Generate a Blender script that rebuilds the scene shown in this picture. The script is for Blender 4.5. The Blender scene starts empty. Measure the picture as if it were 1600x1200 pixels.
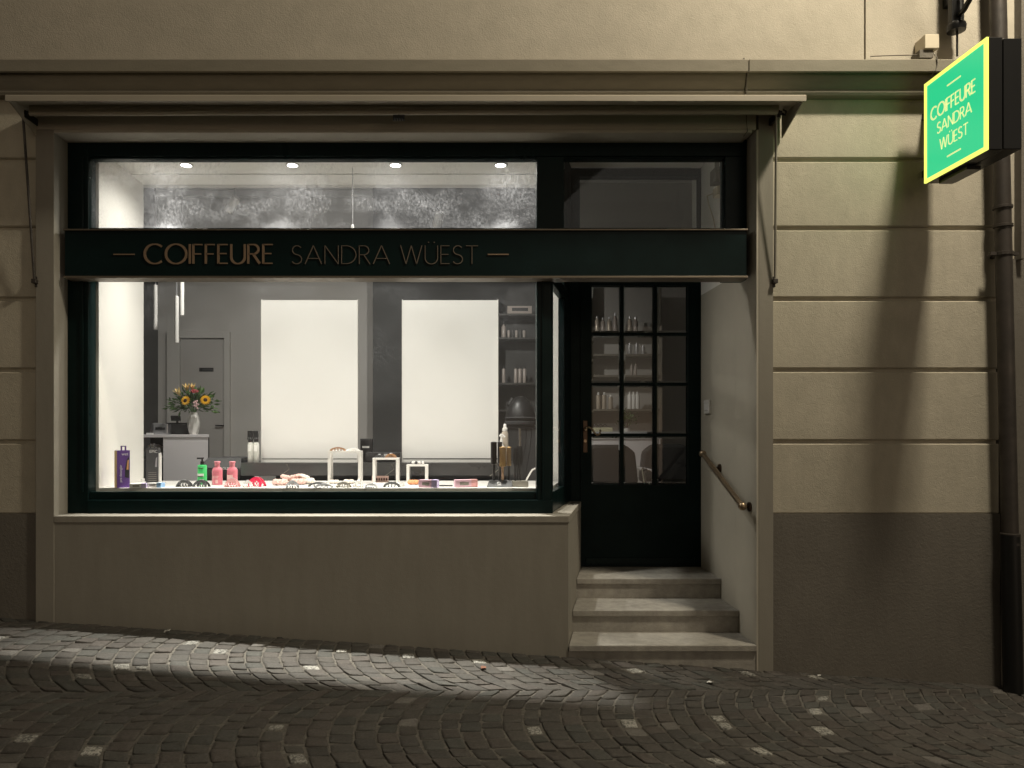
import bpy, bmesh, math, random
from mathutils import Vector, Matrix
R = math.radians
random.seed(11)
S = bpy.context.scene
COL = S.collection

# ------------------------------------------------------------------ camera, sky, sun, exposure
F, D, CZ = 1150.0, 4.56, 1.40          # focal length in photo pixels, camera to facade (m), eye height (m)
VX, VY = 728.0, 678.0                  # where the horizontal depth lines of the photo meet
cd = bpy.data.cameras.new('camera'); cam = bpy.data.objects.new('camera', cd); COL.objects.link(cam)
cam.location = (0, -D, CZ); cam.rotation_euler = (R(90), 0, 0)
cd.sensor_width = 36; cd.lens = F / 1600 * 36
cd.shift_x = (800 - VX) / 1600; cd.shift_y = (VY - 600) / 1600
cd.clip_start = .05; cd.clip_end = 500
S.camera = cam

W = bpy.data.worlds.new('World'); S.world = W; W.use_nodes = True
nt = W.node_tree; bg = nt.nodes['Background']
sky = nt.nodes.new('ShaderNodeTexSky'); sky.sky_type = 'NISHITA'; sky.sun_disc = False
SUN_EL, SUN_AZ = 4, 20                # soft town light from in front of the house, a little to the right
sky.sun_elevation = R(SUN_EL); sky.sun_rotation = R(180 - SUN_AZ)
tint = nt.nodes.new('ShaderNodeMix'); tint.data_type = 'RGBA'; tint.inputs[0].default_value = .75
tint.inputs[7].default_value = (4.0, 3.3, 2.4, 1)         # the town's glow in the night sky
nt.links.new(sky.outputs[0], tint.inputs[6]); nt.links.new(tint.outputs[2], bg.inputs[0])
bg.inputs[1].default_value = .030
sl = bpy.data.lights.new('town_light', 'SUN'); so = bpy.data.objects.new('town_light', sl); COL.objects.link(so)
sl.energy = .14; sl.angle = R(36); sl.color = (1, .93, .82)
d = Vector((math.sin(R(SUN_AZ)) * math.cos(R(SUN_EL)), -math.cos(R(SUN_AZ)) * math.cos(R(SUN_EL)), math.sin(R(SUN_EL))))
so.rotation_euler = d.to_track_quat('Z', 'Y').to_euler(); so.location = (2, -8, 6)

S.view_settings.view_transform = 'Standard'; S.view_settings.look = 'None'
S.view_settings.exposure = 0; S.view_settings.gamma = 1; S.view_settings.use_curve_mapping = False
S.render.engine = 'CYCLES'
S.cycles.use_denoising = True
S.cycles.max_bounces = 10; S.cycles.transparent_max_bounces = 24; S.cycles.diffuse_bounces = 5
S.cycles.sample_clamp_indirect = 6
S.cycles.caustics_reflective = False; S.cycles.caustics_refractive = False

LANTERN_W, SPOT_W, BEAM_W, TILT_W, TRACK_FILL_W = 960, 56, 120, 500, 95

# ------------------------------------------------------------------ pixel helpers (photo pixel + depth behind facade -> metres)
def xx(px, Y=0): return (px - VX) * (D + Y) / F
def zz(py, Y=0): return CZ + (VY - py) * (D + Y) / F
def depth_on(z, py): return F * (CZ - z) / (py - VY) - D     # where a thing on a level at height z stands
def ground(x, y): return CZ - 1.341 - .0685 * x + .02 * y

# ------------------------------------------------------------------ materials
MATS = {}
def mat(name, col, rough=.6, metal=0, var=None, bump=None, spec=.5, emit=None, coat=0, alpha=None):
    if name in MATS: return MATS[name]
    m = bpy.data.materials.new(name); m.use_nodes = True; MATS[name] = m
    t = m.node_tree; b = t.nodes['Principled BSDF']
    b.inputs['Base Color'].default_value = (*col, 1); b.inputs['Roughness'].default_value = rough
    b.inputs['Metallic'].default_value = metal; b.inputs['Specular IOR Level'].default_value = spec
    b.inputs['Coat Weight'].default_value = coat
    if emit:
        b.inputs['Emission Color'].default_value = (*emit[0], 1); b.inputs['Emission Strength'].default_value = emit[1]
    tc = t.nodes.new('ShaderNodeTexCoord')
    if var:
        acc = None
        for (sc, amt, stretch) in var:
            mp = t.nodes.new('ShaderNodeMapping'); mp.inputs['Scale'].default_value = stretch
            n = t.nodes.new('ShaderNodeTexNoise'); n.inputs['Scale'].default_value = sc; n.inputs['Detail'].default_value = 6
            n.inputs['Roughness'].default_value = .6
            t.links.new(tc.outputs['Object'], mp.inputs[0]); t.links.new(mp.outputs[0], n.inputs['Vector'])
            mr = t.nodes.new('ShaderNodeMapRange'); mr.inputs[1].default_value = .3; mr.inputs[2].default_value = .7
            mr.inputs[3].default_value = 1 - amt; mr.inputs[4].default_value = 1 + amt
            t.links.new(n.outputs['Fac'], mr.inputs[0])
            if acc is None: acc = mr.outputs[0]
            else:
                mu = t.nodes.new('ShaderNodeMath'); mu.operation = 'MULTIPLY'
                t.links.new(acc, mu.inputs[0]); t.links.new(mr.outputs[0], mu.inputs[1]); acc = mu.outputs[0]
        vm = t.nodes.new('ShaderNodeVectorMath'); vm.operation = 'SCALE'; vm.inputs[0].default_value = col
        t.links.new(acc, vm.inputs['Scale']); t.links.new(vm.outputs[0], b.inputs['Base Color'])
        rr = t.nodes.new('ShaderNodeMath'); rr.operation = 'DIVIDE'; rr.inputs[0].default_value = rough
        t.links.new(acc, rr.inputs[1]); t.links.new(rr.outputs[0], b.inputs['Roughness'])
    if bump:
        prev = None
        for (sc, st) in bump:
            n = t.nodes.new('ShaderNodeTexNoise'); n.inputs['Scale'].default_value = sc; n.inputs['Detail'].default_value = 5
            t.links.new(tc.outputs['Object'], n.inputs['Vector'])
            bp = t.nodes.new('ShaderNodeBump'); bp.inputs['Strength'].default_value = st; bp.inputs['Distance'].default_value = .01
            t.links.new(n.outputs['Fac'], bp.inputs['Height'])
            if prev: t.links.new(prev, bp.inputs['Normal'])
            prev = bp.outputs[0]
        t.links.new(prev, b.inputs['Normal'])
    return m

U = (1, 1, 1)
M = {}
M['upper'] = mat('upper_render', (.445, .405, .332), .9, var=[(.8, .07, U), (9, .06, U)], bump=[(45, .14), (170, .3)])
M['course'] = mat('course_render', (.48, .44, .352), .9, var=[(1.2, .09, U), (14, .07, (1, 1, .5))], bump=[(50, .2), (180, .35)])
M['smooth'] = mat('smooth_render', (.275, .255, .215), .85, var=[(1.0, .05, U), (6, .05, (2, 2, .4))], bump=[(30, .08), (180, .1)])
M['plinth'] = mat('plinth_render', (.155, .140, .118), .9, var=[(1.5, .08, U), (10, .06, (1, 1, .4))], bump=[(50, .25), (160, .25)])
M['cornice'] = mat('cornice_stone', (.22, .20, .155), .85, var=[(1.5, .08, (.4, 1, 1)), (25, .06, (.3, 1, 1))], bump=[(90, .15)])
M['trim'] = mat('trim_render', (.47, .435, .365), .8, var=[(3, .06, U)], bump=[(120, .1)])
M['sill'] = mat('sill_render', (.30, .277, .235), .8, var=[(3, .08, U), (20, .08, U)], bump=[(120, .1)])
M['stone'] = mat('step_stone', (.33, .31, .275), .7, var=[(2.5, .2, (1, 2, 1)), (18, .16, U)], bump=[(35, .2), (140, .2)])
M['dark'] = mat('dark_green_lacquer', (.0045, .0135, .0135), .32, var=[(4, .2, U)], bump=[(60, .02)], spec=.12)
M['darkflat'] = mat('dark_green_paint', (.006, .0155, .0155), .45, var=[(3, .2, U)], spec=.08)
M['bronze'] = mat('bronze_letters', (.30, .21, .14), .5, .5, spec=.4)
M['bronzep'] = mat('pale_bronze_letters', (.20, .165, .13), .5, .5, spec=.4)
M['bronze2'] = mat('bronze_trim', (.17, .14, .105), .45, .5)
M['brass'] = mat('old_brass', (.36, .27, .18), .34, .9, var=[(20, .25, U)])
M['brassdark'] = mat('dark_brass', (.10, .065, .045), .4, .8)
M['blackmetal'] = mat('black_metal', (.012, .012, .012), .35, .3)
M['pipe'] = mat('brown_pipe', (.05, .042, .036), .5, .2, var=[(8, .3, U)])
M['greymetal'] = mat('grey_metal', (.30, .28, .24), .45, .5, var=[(6, .15, (.2, 1, 1))])
M['awn'] = mat('awning_paint', (.40, .36, .29), .5, 0, var=[(5, .15, (.1, 1, 1))])
M['awnroll'] = mat('awning_fabric_roll', (.30, .265, .20), .8, 0, var=[(7, .2, (.1, 1, 1))])
M['box'] = mat('cream_plastic', (.62, .55, .42), .5)
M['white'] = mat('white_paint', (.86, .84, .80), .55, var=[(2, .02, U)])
M['whitegloss'] = mat('white_gloss', (.82, .80, .77), .25)
M['room'] = mat('grey_wall', (.50, .48, .455), .8, var=[(1, .05, U)])
M['roomdark'] = mat('anthracite_wall', (.07, .0695, .069), .7, var=[(1, .1, U)])
M['roomceil'] = mat('grey_ceiling', (.75, .74, .73), .8)
M['roomfloor'] = mat('grey_floor', (.42, .40, .37), .4, var=[(3, .15, U)])
M['idoor'] = mat('grey_door', (.42, .40, .38), .5)
M['marble'] = mat('black_marble', (.05, .05, .05), .25, var=[(2, .3, U)])
M['black'] = mat('black_plastic', (.018, .018, .019), .4)
M['blackmatte'] = mat('black_cloth', (.012, .012, .012), .8)
M['charcoal'] = mat('charcoal_plastic', (.06, .06, .062), .65, spec=.3)
M['silver'] = mat('silver_plastic', (.55, .55, .57), .3, .6)
M['chrome'] = mat('chrome', (.8, .8, .8), .08, 1)
M['desk'] = mat('lilac_white_laminate', (.80, .77, .79), .45)
M['ceramic'] = mat('white_ceramic', (.78, .76, .72), .3)
M['leafd'] = mat('leaf_dark', (.045, .09, .026), .6)
M['leafm'] = mat('leaf_mid', (.095, .18, .05), .6)
M['yellow'] = mat('yellow_petal', (.85, .48, .02), .6)
M['cream'] = mat('cream_petal', (.80, .60, .26), .6)
M['rose'] = mat('pink_petal', (.82, .22, .24), .6)
M['brown'] = mat('brown_disc', (.05, .022, .01), .9)
M['purple'] = mat('purple_card', (.12, .05, .25), .45)
M['ochre'] = mat('ochre_card', (.75, .45, .10), .5)
M['orange'] = mat('orange_handle', (.75, .38, .16), .4)
M['green'] = mat('green_bottle', (.06, .55, .16), .35)
M['pinkb'] = mat('pink_bottle', (.72, .22, .28), .35)
M['pinkcap'] = mat('pink_cap', (.68, .24, .29), .45)
M['palepink'] = mat('pale_pink_label', (.82, .55, .54), .6)
M['red'] = mat('red_plastic', (.70, .03, .09), .3)
M['pinkpl'] = mat('pink_plastic', (.70, .35, .35), .3)
M['scrP'] = mat('blush_cloth', (.72, .50, .45), .9)
M['scrW'] = mat('cream_cloth', (.76, .70, .64), .9)
M['lilac'] = mat('lilac_card', (.55, .46, .72), .5)
M['pastel'] = mat('pastel_pink_card', (.72, .46, .56), .5)
M['blue'] = mat('light_blue_card', (.30, .50, .78), .5)
M['paper'] = mat('white_card', (.78, .77, .75), .6)
M['gold'] = mat('gold_bristles', (.55, .36, .16), .5, .5)
M['wood'] = mat('pale_wood', (.50, .32, .20), .5)
M['tortoise'] = mat('tortoise_plastic', (.30, .16, .08), .25)
M['pearl'] = mat('pearl', (.75, .73, .70), .2)
M['peach'] = mat('peach_cloth', (.80, .36, .18), .9)
M['book'] = mat('yellowish_paper', (.62, .60, .42), .6)
M['beige'] = mat('beige_can', (.55, .48, .40), .35, .3)
M['shelfdark'] = mat('dark_shelf', (.05, .048, .045), .5)
M['liquid'] = mat('clear_bottle', (.62, .62, .58), .12, spec=.8)
M['bottled'] = mat('dim_bottle', (.38, .33, .30), .3)
M['litter'] = mat('paper_litter', (.85, .84, .80), .8)
M['leafr'] = mat('red_brown_leaf', (.22, .09, .05), .7)
M['sgreen'] = mat('lit_green_acrylic', (.01, .2, .1), .3, emit=((.018, .40, .17), 1.55))
M['syellow'] = mat('lit_yellow_acrylic', (.5, .5, .1), .3, emit=((.93, .98, .17), 1.15))
M['stext'] = mat('lit_cream_letters', (.5, .5, .2), .3, emit=((.66, .74, .30), 1.1))
M['lens'] = mat('lit_downlight_lens', (.9, .9, .9), .3, emit=((1, .95, .9), 14))
M['bulb'] = mat('lit_lantern_bulb', (.9, .9, .8), .3, emit=((1, .85, .55), 20))

def glass_mat(name, tint=(.97, .985, .98), dirt=0.0, refl=1.0):
    m = bpy.data.materials.new(name); m.use_nodes = True; t = m.node_tree
    for n in list(t.nodes): t.nodes.remove(n)
    out = t.nodes.new('ShaderNodeOutputMaterial'); tr = t.nodes.new('ShaderNodeBsdfTransparent'); tr.inputs[0].default_value = (*tint, 1)
    gl = t.nodes.new('ShaderNodeBsdfGlossy'); gl.inputs['Roughness'].default_value = .015
    fr = t.nodes.new('ShaderNodeFresnel'); fr.inputs[0].default_value = 1.45
    fm = t.nodes.new('ShaderNodeMath'); fm.operation = 'MULTIPLY'; fm.inputs[1].default_value = refl
    ge = t.nodes.new('ShaderNodeNewGeometry'); fb = t.nodes.new('ShaderNodeMath'); fb.operation = 'SUBTRACT'; fb.inputs[0].default_value = 1   # a thin sheet: reflect at the face the ray meets first
    t.links.new(ge.outputs['Backfacing'], fb.inputs[1]); f2 = t.nodes.new('ShaderNodeMath'); f2.operation = 'MULTIPLY'
    t.links.new(fr.outputs[0], f2.inputs[0]); t.links.new(fb.outputs[0], f2.inputs[1])
    mx = t.nodes.new('ShaderNodeMixShader'); t.links.new(f2.outputs[0], fm.inputs[0]); t.links.new(fm.outputs[0], mx.inputs[0])
    t.links.new(tr.outputs[0], mx.inputs[1]); t.links.new(gl.outputs[0], mx.inputs[2]); last = mx
    if dirt:
        tc = t.nodes.new('ShaderNodeTexCoord')
        def noise(scale, st, lo, hi, det=8, rough=.65):
            mp = t.nodes.new('ShaderNodeMapping'); mp.inputs['Scale'].default_value = st
            n = t.nodes.new('ShaderNodeTexNoise'); n.inputs['Scale'].default_value = scale; n.inputs['Detail'].default_value = det
            n.inputs['Roughness'].default_value = rough; n.inputs['Distortion'].default_value = .15
            t.links.new(tc.outputs['Object'], mp.inputs[0]); t.links.new(mp.outputs[0], n.inputs['Vector'])
            r = t.nodes.new('ShaderNodeMapRange'); r.inputs[1].default_value = lo; r.inputs[2].default_value = hi
            t.links.new(n.outputs['Fac'], r.inputs[0]); return r.outputs[0]
        a = noise(3.6, (1, 1, 1.4), .42, .66); b = noise(75, (1, 1, .7), .40, .72); c = noise(30, (5, 1, .08), .62, .78)
        m1 = t.nodes.new('ShaderNodeMath'); m1.operation = 'MULTIPLY'; t.links.new(a, m1.inputs[0]); t.links.new(b, m1.inputs[1])
        c2 = t.nodes.new('ShaderNodeMath'); c2.operation = 'MULTIPLY'; c2.inputs[1].default_value = .22; t.links.new(c, c2.inputs[0])
        m2 = t.nodes.new('ShaderNodeMath'); m2.operation = 'ADD'; t.links.new(m1.outputs[0], m2.inputs[0]); t.links.new(c2.outputs[0], m2.inputs[1])
        m3 = t.nodes.new('ShaderNodeMath'); m3.operation = 'MULTIPLY_ADD'; m3.inputs[1].default_value = dirt; m3.inputs[2].default_value = dirt * .16
        t.links.new(m2.outputs[0], m3.inputs[0])
        tl = t.nodes.new('ShaderNodeBsdfTranslucent'); tl.inputs[0].default_value = (.85, .87, .92, 1)
        mm = t.nodes.new('ShaderNodeMixShader'); t.links.new(m3.outputs[0], mm.inputs[0])
        t.links.new(last.outputs[0], mm.inputs[1]); t.links.new(tl.outputs[0], mm.inputs[2]); last = mm
    t.links.new(last.outputs[0], out.inputs[0]); return m
M['glass'] = glass_mat('window_glass', dirt=.012)
M['glassdirty'] = glass_mat('smeared_window_glass', dirt=.20)
M['glassdoor'] = glass_mat('door_glass', (.93, .95, .93), refl=1.2)
def bevel_glass():
    m = bpy.data.materials.new('bevelled_glass'); m.use_nodes = True; t = m.node_tree
    for n in list(t.nodes): t.nodes.remove(n)
    out = t.nodes.new('ShaderNodeOutputMaterial'); rf = t.nodes.new('ShaderNodeBsdfRefraction'); rf.inputs['IOR'].default_value = 1.25
    rf.inputs[0].default_value = (.85, .9, .87, 1)
    gl = t.nodes.new('ShaderNodeBsdfGlossy'); gl.inputs['Roughness'].default_value = .03
    mx = t.nodes.new('ShaderNodeMixShader'); mx.inputs[0].default_value = .16
    t.links.new(rf.outputs[0], mx.inputs[1]); t.links.new(gl.outputs[0], mx.inputs[2]); t.links.new(mx.outputs[0], out.inputs[0]); return m
M['bevelglass'] = bevel_glass()

# sett stone: colour of each stone comes from its own attribute
def sett_mat():
    m = bpy.data.materials.new('sett_stone'); m.use_nodes = True; t = m.node_tree; b = t.nodes['Principled BSDF']
    at = t.nodes.new('ShaderNodeAttribute'); at.attribute_name = 'stone'
    tc = t.nodes.new('ShaderNodeTexCoord')
    n = t.nodes.new('ShaderNodeTexNoise'); n.inputs['Scale'].default_value = 75; n.inputs['Detail'].default_value = 8; n.inputs['Roughness'].default_value = .78
    t.links.new(tc.outputs['Object'], n.inputs['Vector'])
    mr = t.nodes.new('ShaderNodeMapRange'); mr.inputs[1].default_value = .3; mr.inputs[2].default_value = .7; mr.inputs[3].default_value = .5; mr.inputs[4].default_value = 1.5
    t.links.new(n.outputs['Fac'], mr.inputs[0])
    vm = t.nodes.new('ShaderNodeVectorMath'); vm.operation = 'SCALE'
    sp = t.nodes.new('ShaderNodeSeparateColor'); t.links.new(at.outputs['Color'], sp.inputs[0])
    gt = t.nodes.new('ShaderNodeMath'); gt.operation = 'GREATER_THAN'; gt.inputs[1].default_value = .2; t.links.new(sp.outputs[0], gt.inputs[0])
    mq = t.nodes.new('ShaderNodeMapRange'); mq.inputs[1].default_value = .44; mq.inputs[2].default_value = .56; mq.inputs[3].default_value = .28; mq.inputs[4].default_value = 1.35   # lichen-dark blotches on the pale stones
    t.links.new(n.outputs['Fac'], mq.inputs[0])
    mz = t.nodes.new('ShaderNodeMix'); t.links.new(gt.outputs[0], mz.inputs[0]); t.links.new(mr.outputs[0], mz.inputs[2]); t.links.new(mq.outputs[0], mz.inputs[3])
    t.links.new(at.outputs['Color'], vm.inputs[0]); t.links.new(mz.outputs[0], vm.inputs['Scale']); t.links.new(vm.outputs[0], b.inputs['Base Color'])
    n2 = t.nodes.new('ShaderNodeTexNoise'); n2.inputs['Scale'].default_value = 160; n2.inputs['Detail'].default_value = 4
    t.links.new(tc.outputs['Object'], n2.inputs['Vector'])
    bp = t.nodes.new('ShaderNodeBump'); bp.inputs['Strength'].default_value = .55; bp.inputs['Distance'].default_value = .006
    t.links.new(n2.outputs['Fac'], bp.inputs['Height']); t.links.new(bp.outputs[0], b.inputs['Normal'])
    b.inputs['Roughness'].default_value = .72; return m
M['sett'] = sett_mat()
M['mortar'] = mat('sandy_joint', (.115, .105, .089), .95, var=[(3, .2, U), (60, .3, U)], bump=[(90, .6)])

# ------------------------------------------------------------------ mesh builder
WL = {}
class MB:
    def __init__(s): s.v = []; s.f = []; s.mi = []; s.cm = 0; s.x = None
    def add(s, vs, fs):
        o = len(s.v)
        for p in vs:
            p = Vector(p); s.v.append(s.x @ p if s.x else p)
        for f in fs: s.f.append([o + i for i in f]); s.mi.append(s.cm)
        return s
    def box(s, x0, x1, y0, y1, z0, z1):
        return s.add([(x, y, z) for x in (x0, x1) for y in (y0, y1) for z in (z0, z1)],
                     [(0, 1, 3, 2), (4, 6, 7, 5), (0, 4, 5, 1), (2, 3, 7, 6), (0, 2, 6, 4), (1, 5, 7, 3)])
    def prism(s, pts, a0, a1, axis='y'):
        n = len(pts)
        mk = {'y': lambda p, a: (p[0], a, p[1]), 'x': lambda p, a: (a, p[0], p[1]), 'z': lambda p, a: (p[0], p[1], a)}[axis]
        return s.add([mk(p, a0) for p in pts] + [mk(p, a1) for p in pts],
                     [tuple(range(n)), tuple(range(2 * n - 1, n - 1, -1))] + [(i, (i + 1) % n, n + (i + 1) % n, n + i) for i in range(n)])
    def lathe(s, prof, c=(0, 0, 0), n=16, sx=1, sy=1, twist=0):
        vs = []; fs = []
        for k, (r, z) in enumerate(prof):
            for i in range(n):
                a = 2 * math.pi * i / n + twist * k
                vs.append((c[0] + r * math.cos(a) * sx, c[1] + r * math.sin(a) * sy, c[2] + z))
        for k in range(len(prof) - 1):
            for i in range(n):
                j = (i + 1) % n; fs.append((k * n + i, k * n + j, (k + 1) * n + j, (k + 1) * n + i))
        fs.append(tuple(range(n))[::-1]); fs.append(tuple((len(prof) - 1) * n + i for i in range(n)))
        return s.add(vs, fs)
    def tube(s, pts, r, n=8, r1=None):
        pts = [Vector(p) for p in pts]; vs = []; fs = []; L = len(pts)
        for k, p in enumerate(pts):
            t = (pts[min(k + 1, L - 1)] - pts[max(k - 1, 0)]).normalized()
            a = t.cross(Vector((0, 0, 1)))
            if a.length < .01: a = t.cross(Vector((0, 1, 0)))
            a.normalize(); b = t.cross(a); rr = r if r1 is None else r + (r1 - r) * k / (L - 1)
            for i in range(n):
                q = 2 * math.pi * i / n; vs.append(p + a * math.cos(q) * rr + b * math.sin(q) * rr)
        for k in range(L - 1):
            for i in range(n):
                j = (i + 1) % n; fs.append((k * n + i, k * n + j, (k + 1) * n + j, (k + 1) * n + i))
        fs.append(tuple(range(n))); fs.append(tuple((L - 1) * n + i for i in range(n)))
        return s.add(vs, fs)
    def ball(s, c, r, sx=1, sy=1, sz=1, n=10, m=6):
        prof = [(max(.02, math.sin(math.pi * k / m)) * r, -math.cos(math.pi * k / m) * r * sz) for k in range(m + 1)]
        return s.lathe(prof, c, n, sx, sy)
    def build(s, name, m, parent=None, smooth=False, bevel=0, base=None):
        vs = s.v
        if parent is not None: o = WL[parent.name]
        elif base is not None: o = Vector(base)
        else:
            xs = [p.x for p in vs]; ys = [p.y for p in vs]
            o = Vector(((min(xs) + max(xs)) / 2, (min(ys) + max(ys)) / 2, min(p.z for p in vs)))
        me = bpy.data.meshes.new(name); me.from_pydata([p - o for p in vs], [], s.f)
        ms = m if isinstance(m, (list, tuple)) else [m]
        for q in ms: me.materials.append(M[q])
        me.polygons.foreach_set('material_index', s.mi)
        bm = bmesh.new(); bm.from_mesh(me); bmesh.ops.recalc_face_normals(bm, faces=bm.faces); bm.to_mesh(me); bm.free()
        if smooth:
            me.polygons.foreach_set('use_smooth', [True] * len(me.polygons)); me.set_sharp_from_angle(angle=R(40))
        ob = bpy.data.objects.new(name, me); COL.objects.link(ob)
        if parent is not None: ob.parent = parent
        else: ob.location = o
        WL[ob.name] = o
        if bevel:
            b = ob.modifiers.new('bevel', 'BEVEL'); b.width = bevel; b.segments = 2; b.limit_method = 'ANGLE'
        return ob
def tag(o, label, cat, group=None):
    o['label'] = label; o['category'] = cat
    if group: o['group'] = group
    return o
def thing(name, loc, label, cat, group=None):
    o = bpy.data.objects.new(name, None); COL.objects.link(o); o.location = loc; o.empty_display_size = .1
    WL[o.name] = Vector(loc); return tag(o, label, cat, group)
def part(parent, name, m, *boxes, bevel=0):
    b = MB()
    for q in boxes: b.box(*q)
    return b.build(name, m, parent, bevel=bevel)
def rot(x, y, z, deg): return Matrix.Translation((x, y, z)) @ Matrix.Rotation(R(deg), 4, 'Z')

# stroke lettering -------------------------------------------------
def arc(cx, cy, rx, ry, a0, a1, n=14):
    return [(cx + rx * math.cos(R(a0 + (a1 - a0) * i / n)), cy + ry * math.sin(R(a0 + (a1 - a0) * i / n))) for i in range(n + 1)]
GL = {
 'C': ([arc(.5, .5, .5, .5, 48, 312, 20)], .86), 'O': ([arc(.5, .5, .5, .5, 90, 450, 26)], 1.0), 'I': ([[(.0, 0), (.0, 1)]], .0),
 'F': ([[(0, 0), (0, 1)], [(0, .98), (.44, .98)], [(0, .5), (.38, .5)]], .44),
 'E': ([[(0, 0), (0, 1)], [(0, .98), (.46, .98)], [(0, .52), (.40, .52)], [(0, .02), (.46, .02)]], .46),
 'U': ([[(0, 1), (0, .34)] + arc(.33, .34, .33, .34, 180, 360, 14) + [(.66, 1)]], .66),
 'R': ([[(0, 0), (0, 1)], [(0, .98), (.22, .98)] + arc(.25, .74, .25, .24, 85, -85, 10) + [(0, .5)], [(.24, .5), (.56, 0)]], .56),
 'S': ([arc(.27, .75, .24, .235, 35, 250, 12) + arc(.25, .255, .26, .245, 70, -150, 12)], .52),
 'A': ([[(0, 0), (.43, 1)], [(.43, 1), (.86, 0)], [(.15, .3), (.71, .3)]], .86),
 'N': ([[(0, 0), (0, 1)], [(0, 1), (.7, 0)], [(.7, 0), (.7, 1)]], .7),
 'D': ([[(0, 0), (0, 1)], [(0, .98), (.25, .98)] + arc(.25, .5, .5, .48, 88, -88, 16) + [(0, .02)]], .75),
 'W': ([[(0, 1), (.28, 0)], [(.28, 0), (.56, 1)], [(.56, 1), (.84, 0)], [(.84, 0), (1.12, 1)]], 1.12),
 'T': ([[(0, .98), (.64, .98)], [(.32, 0), (.32, 1)]], .64)}
GL['Ü'] = (GL['U'][0] + [[(.15, 1.17), (.21, 1.17)], [(.45, 1.17), (.51, 1.17)]], .66)
def lettering(mb, text, u0, u1, v0, v1, wv, wh, to3d, depth, gap=.2, space=.55):
    """strokes of capital letters laid between u0..u1, v0..v1; wv / wh = thickness of upright / level strokes"""
    wid = sum(space if c == ' ' else GL[c][1] for c in text) + gap * (len(text) - 1)
    h = v1 - v0; k = (u1 - u0) / (wid * h); cur = 0
    for c in text:
        if c == ' ': cur += space + gap; continue
        st, w = GL[c]
        for pl in st:
            P2 = [(u0 + (cur + x) * h * k, v0 + y * h) for x, y in pl]; n = len(P2); L = []; Rr = []
            for i in range(n):
                a = Vector(P2[max(i - 1, 0)]); b = Vector(P2[min(i + 1, n - 1)]); t = (b - a).normalized(); nn = Vector((-t.y, t.x))
                wd = wv * abs(nn.x) + wh * abs(nn.y)
                if len(pl) == 2 and pl[0][1] == 1.17: wd = wv * 1.3
                L.append(Vector(P2[i]) + nn * wd / 2); Rr.append(Vector(P2[i]) - nn * wd / 2)
            vs = [to3d(p.x, p.y, 0) for p in L + Rr] + [to3d(p.x, p.y, depth) for p in L + Rr]
            q = 2 * n; fs = []
            for i in range(n - 1):
                fs += [(q + i, q + i + 1, q + n + i + 1, q + n + i), (i, i + 1, q + i + 1, q + i), (n + i, q + n + i, q + n + i + 1, n + i + 1)]
            fs += [(0, q, q + n, n), (n - 1, 2 * n - 1, q + 2 * n - 1, q + n - 1)]
            mb.add(vs, fs)
        cur += w + gap
def print_text(parent, name, body, m, loc, size, rz=0, roll=0, xs=1):
    """small flat print in the built-in typeface, on a face that looks towards -Y before rz"""
    c = bpy.data.curves.new(name, 'FONT'); c.body = body; c.size = size; c.align_x = 'CENTER'; c.align_y = 'CENTER'; c.extrude = .0004
    t = bpy.data.objects.new(name, c); COL.objects.link(t); bpy.context.view_layer.update()
    me = bpy.data.meshes.new_from_object(t.evaluated_get(bpy.context.evaluated_depsgraph_get()))
    bpy.data.objects.remove(t); me.name = name; me.materials.clear(); me.materials.append(M[m])
    X = Matrix.Translation(Vector(loc) - WL[parent.name]) @ Matrix.Rotation(R(rz), 4, 'Z') @ Matrix.Rotation(R(90), 4, 'X') @ Matrix.Rotation(R(roll), 4, 'Z') @ Matrix.Diagonal((xs, 1, 1, 1))
    me.transform(X); o = bpy.data.objects.new(name, me); COL.objects.link(o); o.parent = parent; WL[o.name] = WL[parent.name]; return o

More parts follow.
